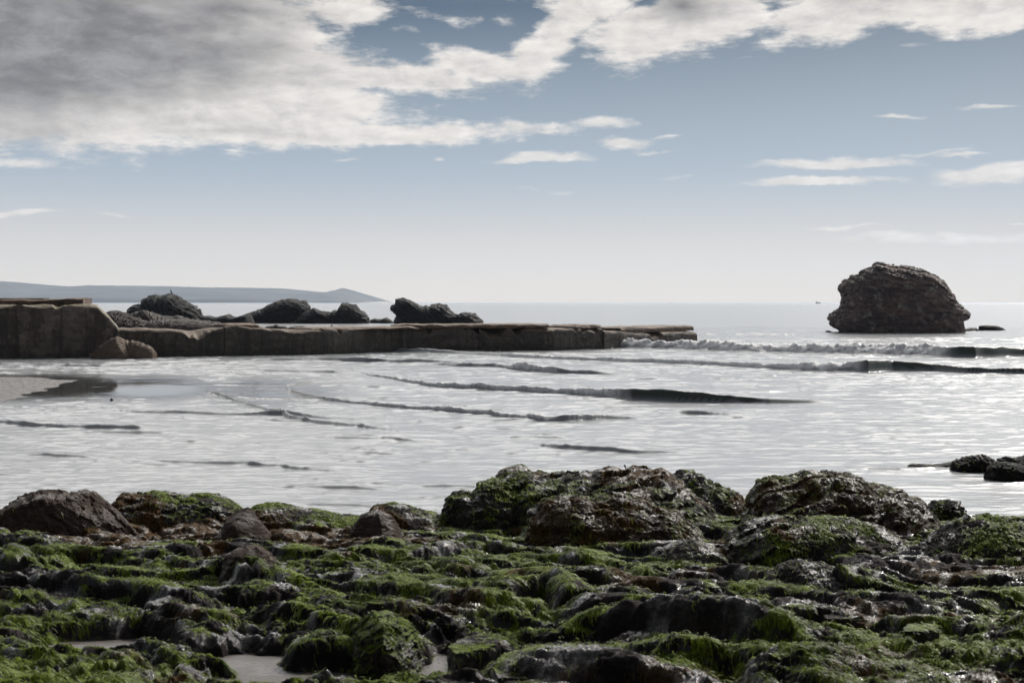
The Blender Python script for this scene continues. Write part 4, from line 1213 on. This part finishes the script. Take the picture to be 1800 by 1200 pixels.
def make_sea():
    u = axis_u(0.40, 940, 7.0, 70)
    ys = [10.0]
    while ys[-1] < 9000:
        y = ys[-1]
        if y < 17: d = 0.12
        elif y < 120: d = 0.02 + 0.0009 * y
        elif y < 170: d = 0.6
        else: d = y * y / 7500 * 0.5
        ys.append(min(y + d, 9000.0))
    ys = np.array(ys)
    Yg, U = np.meshgrid(ys, u, indexing='ij')
    sh = Yg.shape
    X = (U * Yg).ravel(); Y = Yg.ravel()
    Z = np.zeros_like(X); foam = np.zeros_like(X)
    px = CX + F * X / Y; py = HY + F * H / Y
    act = np.where((Y < 170) & (np.abs(px - 900) < 2000))[0]
    x, y = X[act], Y[act]
    z = np.zeros_like(x); fm = np.zeros_like(x); cl = np.zeros_like(x)
    wig = 0.9 * perlin(x * 0.11, y * 0.05, seed=60) + 0.35 * perlin(x * 0.45, y * 0.2, seed=61) 
    wig2 = 0.07 * perlin(x * 1.7, y * 0.7, seed=62)
    hv = 1 + 0.40 * perlin(x * 0.22, y * 0.1, seed=63) + 0.14 * perlin(x * 1.6, y * 0.5, seed=64)
    for c in CRESTS:
        p = np.array(c['p'], float)
        Yc = sea_Y(p[:, 1]); Xc = wx(p[:, 0], Yc)
        o = np.argsort(Xc)
        yc = np.interp(x, Xc[o], Yc[o]); ac = np.interp(x, Xc[o], (p[:, 2] / F * Yc)[o], left=0, right=0)
        ac = ac * np.clip(hv, 0.4, 1.6) * ((1.45 if p[:, 2].max() < 5 else 1.15) * np.clip(1 + 0.6 * perlin(x * 0.7, y * 0.3, seed=66), 0.75, 1.4) if p[:, 2].max() < 10 else 1.0)
        pxl = np.interp(x, Xc[o], p[o, 0])
        fa, fb = c['foam']
        pxa = np.interp(x, Xc[o], p[o, 0])
        ste = c['st'] * (1 + (0.35 if c['st'] > 1 else 2.2) * sstep(c['clear'][0] - 20, c['clear'][0] + 20, pxa)) if 'clear' in c else c['st']
        wfull = np.maximum(ac / ste, 0.06 + 0.0008 * yc)
        dfull = y - yc - (wig if 'clear' in c else wig + wig2) * np.minimum(1.0, ac * 4 + 0.15)
        k = np.where((ac > 0.002) & (dfull > -0.6) & (dfull < 9))[0]
        if not len(k):
            continue
        xk, yk, a_, wf, dd, pxl = x[k], y[k], ac[k], wfull[k], dfull[k], pxl[k]
        ff = sstep(fa - 10, fa + 30, pxl) * (1 - sstep(fb - 25, fb + 8, pxl)) if fb > fa else np.zeros_like(xk)
        face = sstep(0.0, 1.0, dd / wf)
        back = np.exp(-np.maximum(dd - wf, 0) / (c['back'] * 2.6 * np.maximum(a_, 0.08) + 0.25))
        zz = a_ * face * back
        turb = ff * np.clip(zz / np.maximum(a_, 1e-3), 0, 1)
        zz = zz + turb * a_ * (0.62 * fbm(xk * 1.9, yk * 1.4, zz * 3.5, octv=5, gain=0.68, seed=70))
        zz = zz + (1 - ff) * 0.07 * a_ * face * fbm(xk * 0.9, yk * 2.6, octv=3, gain=0.6, seed=71)
        z[k] = np.maximum(z[k], zz) + 0.25 * np.minimum(z[k], zz)
        lace = fbm(xk * 1.3, yk * 0.9, octv=4, gain=0.65, seed=77)
        fm[k] = np.maximum(fm[k], ff * sstep(0.10, 0.45, zz / np.maximum(a_, 1e-3) + 0.6 * lace) * (a_ > 0.02) * np.where(dd > wf, np.exp(-(dd - wf) / 1.6), 1))
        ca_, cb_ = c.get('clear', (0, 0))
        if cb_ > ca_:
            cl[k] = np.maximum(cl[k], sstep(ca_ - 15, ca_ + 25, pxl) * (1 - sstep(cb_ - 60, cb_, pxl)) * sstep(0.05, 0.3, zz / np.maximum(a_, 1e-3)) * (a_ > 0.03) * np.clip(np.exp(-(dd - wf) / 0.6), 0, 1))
    # ripples
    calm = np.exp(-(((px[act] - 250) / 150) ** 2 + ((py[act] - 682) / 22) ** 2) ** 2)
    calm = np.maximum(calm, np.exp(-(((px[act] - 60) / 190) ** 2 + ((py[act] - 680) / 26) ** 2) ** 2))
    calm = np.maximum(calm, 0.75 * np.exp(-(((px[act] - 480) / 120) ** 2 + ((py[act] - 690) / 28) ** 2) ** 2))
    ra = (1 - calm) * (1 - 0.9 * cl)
    big = fbm(x * 0.16, y * 0.42, octv=3, seed=80)
    r1 = fbm(x * 0.75 + 0.3 * big, y * 1.5, octv=3, seed=83, gain=0.5, mode='r')
    r2 = fbm(x * 2.4, y * 3.6, octv=3, seed=87, gain=0.55)
    patch = 0.35 + 0.9 * sstep(-0.35, 0.5, fbm(x * 0.09, y * 0.22, octv=3, seed=90))
    nearf = 1 - 0.35 * sstep(30, 90, y)
    z = z + ra * (0.018 * big + patch * nearf * (0.016 * np.clip(r1, -0.2, 1) ** 2 * np.sign(r1) + 0.010 * r2))
    # short steep ripples: sharp little fronts facing the shore, in drifting patches
    for lam, amp, sd_, fx in ((1.15, 0.052, 130, 0.30), (0.62, 0.036, 140, 0.55), (0.33, 0.017, 150, 0.9)):
        ph = y / lam + 1.3 * fbm(x * fx * 0.6, y * fx, octv=3, seed=sd_) + 0.25 * perlin(x * 1.6, y * 1.6, seed=sd_ + 4)
        f = ph - np.floor(ph)
        msk = sstep(-0.02, 0.40, fbm(x * fx * 1.1, y * fx * 2.6, octv=3, gain=0.6, seed=sd_ + 5)) * (0.5 + 0.8 * sstep(-0.3, 0.4, fbm(x * 0.06, y * 0.16, octv=2, seed=sd_ + 9)))
        z = z + ra * msk * amp * (0.75 + 0.005 * y) * sstep(0.0, 0.12, f) * (1 - f) ** 1.6
    sd = bank_sd(x, y)
    z = z - 0.03 * sstep(-0.5, 0.3, sd)
    Z[act] = z; foam[act] = fm
    clear = np.zeros_like(X); clear[act] = calm
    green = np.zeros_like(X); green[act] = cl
    m, T, b, out = new_mat('sea_water')
    geo = T.n('ShaderNodeNewGeometry')
    P = geo.outputs['Position']
    sp = T.n('ShaderNodeSeparateXYZ'); T.l(P, sp.inputs[0])
    at = T.n('ShaderNodeAttribute'); at.attribute_name = 'foam'
    fn = T.noise(T.vmath('MULTIPLY', P, (1.0, 0.7, 1.0)), 3.0, 7, 0.7)
    fmask = T.math('MULTIPLY', at.outputs['Fac'], T.ramp(fn, 0.30, 0.55, 0.35, 1.0))
    b.inputs['Base Color'].default_value = (0.045, 0.055, 0.05, 1)
    a2 = T.n('ShaderNodeAttribute'); a2.attribute_name = 'clear'
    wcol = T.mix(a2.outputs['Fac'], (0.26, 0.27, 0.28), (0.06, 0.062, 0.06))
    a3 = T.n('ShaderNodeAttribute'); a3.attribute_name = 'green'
    wcol = T.mix(a3.outputs['Fac'], wcol, (0.05, 0.062, 0.052))  # unbroken faces: clear green water, darkened further in the colour for their shade
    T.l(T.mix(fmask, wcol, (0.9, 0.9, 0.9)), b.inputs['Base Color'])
    T.l(T.math('ADD', T.math('ADD', T.ramp(fmask, 0, 1, 0.22, 0.8), T.math('ADD', T.math('MULTIPLY', a3.outputs['Fac'], 0.12), T.ramp(sp.outputs[1], 900, 5000, 0.0, 0.14))), T.math('MULTIPLY', a2.outputs['Fac'], -0.19)), b.inputs['Roughness'])
    b.inputs['IOR'].default_value = 1.35
    # far chop fades to gloss
    far = T.ramp(sp.outputs[1], 60, 400, 1.0, 0.0)
    rp = T.noise(T.vmath('MULTIPLY', P, (1.0, 1.6, 1.0)), 6.0, 5, 0.6)
    sw = T.noise(T.vmath('MULTIPLY', P, (0.25, 0.6, 1.0)), 0.8, 5, 0.6)
    hh = T.math('ADD', T.math('MULTIPLY', rp, 0.025), T.math('MULTIPLY', sw, 0.16))
    hh = T.math('ADD', hh, T.math('MULTIPLY', fmask, T.math('MULTIPLY', T.noise(T.vmath('MULTIPLY', P, (1.0, 1.0, 2.0)), 4.0, 7, 0.75), 0.9)))
    bp = T.n('ShaderNodeBump'); bp.inputs['Distance'].default_value = 1.0; T.l(T.math('MULTIPLY', T.ramp(sp.outputs[1], 25, 200, 0.27, 0.05), T.math('SUBTRACT', 1.0, T.math('MULTIPLY', a2.outputs['Fac'], 0.97))), bp.inputs['Strength'])
    T.l(hh, bp.inputs['Height']); T.l(bp.outputs[0], b.inputs['Normal'])
    M['water'] = m
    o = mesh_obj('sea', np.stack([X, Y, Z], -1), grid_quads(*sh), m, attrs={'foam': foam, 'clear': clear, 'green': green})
    tag(o, kind='structure')
    # sand bank on the left
    gx = np.linspace(-48, -10, 220); gy = np.linspace(34, 66, 200)
    Yb, Xb = np.meshgrid(gy, gx, indexing='ij')
    sdb = bank_sd(Xb.ravel(), Yb.ravel())
    Zb = np.clip(0.022 * sdb, -0.15, 0.09) + 0.004 * perlin(Xb.ravel() * 0.8, Yb.ravel() * 0.8, seed=4)
    o = mesh_obj('sand_bank', np.stack([Xb.ravel(), Yb.ravel(), Zb], -1), grid_quads(200, 220), M['bank'])
    tag(o, kind='structure')


make_sea()


# ------------------------------------------------------------------ bird and boat
def lathe_path(pts, rad, nseg=14, squash=1.0):
    pts = np.asarray(pts, float); V = []; n = len(pts)
    for i, (p, r) in enumerate(zip(pts, rad)):
        t = pts[min(i + 1, n - 1)] - pts[max(i - 1, 0)]
        t = t / np.linalg.norm(t)
        s = np.cross(t, [0, 1, 0.01]); s /= np.linalg.norm(s)
        q = np.cross(s, t)
        for k in range(nseg):
            a = 2 * math.pi * k / nseg
            V.append(p + r * (math.cos(a) * s + squash * math.sin(a) * q))
    i = np.arange(n * nseg).reshape(n, nseg); j = np.roll(i, -1, 1)
    return np.array(V), np.stack([i[:-1], i[1:], j[1:], j[:-1]], -1).reshape(-1, 4)


def plain(name, c, rough=0.6):
    m, T, b, out = new_mat(name)
    geo = T.n('ShaderNodeNewGeometry')
    n = T.noise(geo.outputs['Position'], 6.0, 4, 0.6)
    T.l(T.mix(n, c, tuple(0.6 * v for v in c)), b.inputs['Base Color'])
    b.inputs['Roughness'].default_value = rough
    return m


def make_bird():
    Yb = YR + 0.0
    px, py = 301, 517.0
    root = empty('cormorant', (wx(px, Yb), Yb, float(wz(py, Yb))))
    tag(root, 'small dark bird standing upright on top of the stepped rock', 'bird')
    m = plain('bird_feathers', (0.02, 0.02, 0.024))
    body, q = lathe_path([(0.16, 0, 0.02), (0.10, 0, 0.12), (0.05, 0, 0.24), (0.0, 0, 0.36), (-0.04, 0, 0.45), (-0.05, 0, 0.53), (-0.05, 0, 0.60), (-0.06, 0, 0.66), (-0.10, 0, 0.69), (-0.15, 0, 0.695), (-0.21, 0, 0.69)],
                         [0.02, 0.06, 0.105, 0.115, 0.085, 0.05, 0.04, 0.045, 0.042, 0.02, 0.006])
    mesh_obj('body', body, q, m, root)
    for s in (-1, 1):
        w, q = lathe_path([(0.15, s * 0.08, 0.08), (0.08, s * 0.11, 0.22), (0.01, s * 0.11, 0.36), (-0.03, s * 0.08, 0.43)], [0.01, 0.05, 0.06, 0.02], squash=0.5)
        mesh_obj('wing', w, q, m, root)
        l, q = lathe_path([(0.05, s * 0.05, 0.18), (0.04, s * 0.05, 0.02), (-0.04, s * 0.055, -0.01)], [0.022, 0.016, 0.014])
        mesh_obj('leg', l, q, m, root)


def make_boat():
    Yb = 3200.0
    px = 1438
    root = empty('fishing_boat', (wx(px, Yb), Yb, 0.0))
    tag(root, 'tiny dark fishing boat on the horizon left of the sea stack', 'boat')
    m = plain('boat_paint', (0.05, 0.045, 0.05)); m2 = plain('boat_cabin_paint', (0.12, 0.11, 0.11))
    L = 12.0
    t = np.linspace(0, 1, 16); V = []
    for a in t:
        hw = 1.9 * (1 - max(0, (a - 0.55) / 0.45) ** 2) * (0.85 + 0.15 * min(1, a * 4)) + 0.02
        sheer = 1.5 + 1.2 * max(0, a - 0.4) ** 2 * 3
        for (yy, zz) in ((-hw, sheer), (-hw * 0.95, sheer - 0.15), (-hw * 0.75, 0.2), (0, -0.6), (hw * 0.75, 0.2), (hw * 0.95, sheer - 0.15), (hw, sheer), (0, sheer - 0.1)):
            V.append((-L / 2 + a * L, yy, zz))
    i = np.arange(16 * 8).reshape(16, 8); j = np.roll(i, -1, 1)
    q = np.stack([i[:-1], i[1:], j[1:], j[:-1]], -1).reshape(-1, 4)
    q = np.vstack([q, [[0, 1, 2, 3], [0, 3, 4, 7], [4, 5, 6, 7]]])
    mesh_obj('hull', np.array(V), q, m, root, smooth=False)
    U, q = box_grid(3, 3, 3)
    c = U * np.array([3.2, 2.6, 2.4]) + np.array([-4.4, -1.3, 1.4]); c[:, 0] += 0.15 * (c[:, 2] - 1.4)
    mesh_obj('cabin', c, q, m2, root, smooth=False)
    g, q = lathe_path([(2.2, 0, 1.4), (2.2, 0, 3.6)], [0.5, 0.4]); mesh_obj('winch', g, q, m, root)
    g, q = lathe_path([(-2.6, 0, 3.7), (-2.6, 0, 5.6)], [0.08, 0.05]); mesh_obj('mast', g, q, m, root)


make_bird()
make_boat()

# ------------------------------------------------------------------ haze: even air round the whole scene
def make_haze():
    U, q = box_grid(2, 2, 2)
    lo = np.array([-66000.0, -60.0, -9.0]); hi = np.array([66000.0, 9100.0, 260.0])
    m = bpy.data.materials.new('sea_haze')
    m.use_nodes = True
    T = NT(m.node_tree)
    out = T.n('ShaderNodeOutputMaterial')
    v = T.n('ShaderNodeVolumePrincipled')
    v.inputs['Color'].default_value = (0.68, 0.81, 1.0, 1)
    v.inputs['Density'].default_value = 0.000062
    v.inputs['Anisotropy'].default_value = 0.2
    T.l(v.outputs[0], out.inputs['Volume'])
    c = np.array([[0, 0, 0], [1, 0, 0], [1, 1, 0], [0, 1, 0], [0, 0, 1], [1, 0, 1], [1, 1, 1], [0, 1, 1]], float) * (hi - lo) + lo
    f = [[0, 3, 2, 1], [4, 5, 6, 7], [0, 1, 5, 4], [1, 2, 6, 5], [2, 3, 7, 6], [3, 0, 4, 7]]
    o = mesh_obj('haze', c, f, m, smooth=False)
    tag(o, kind='stuff')


make_haze()
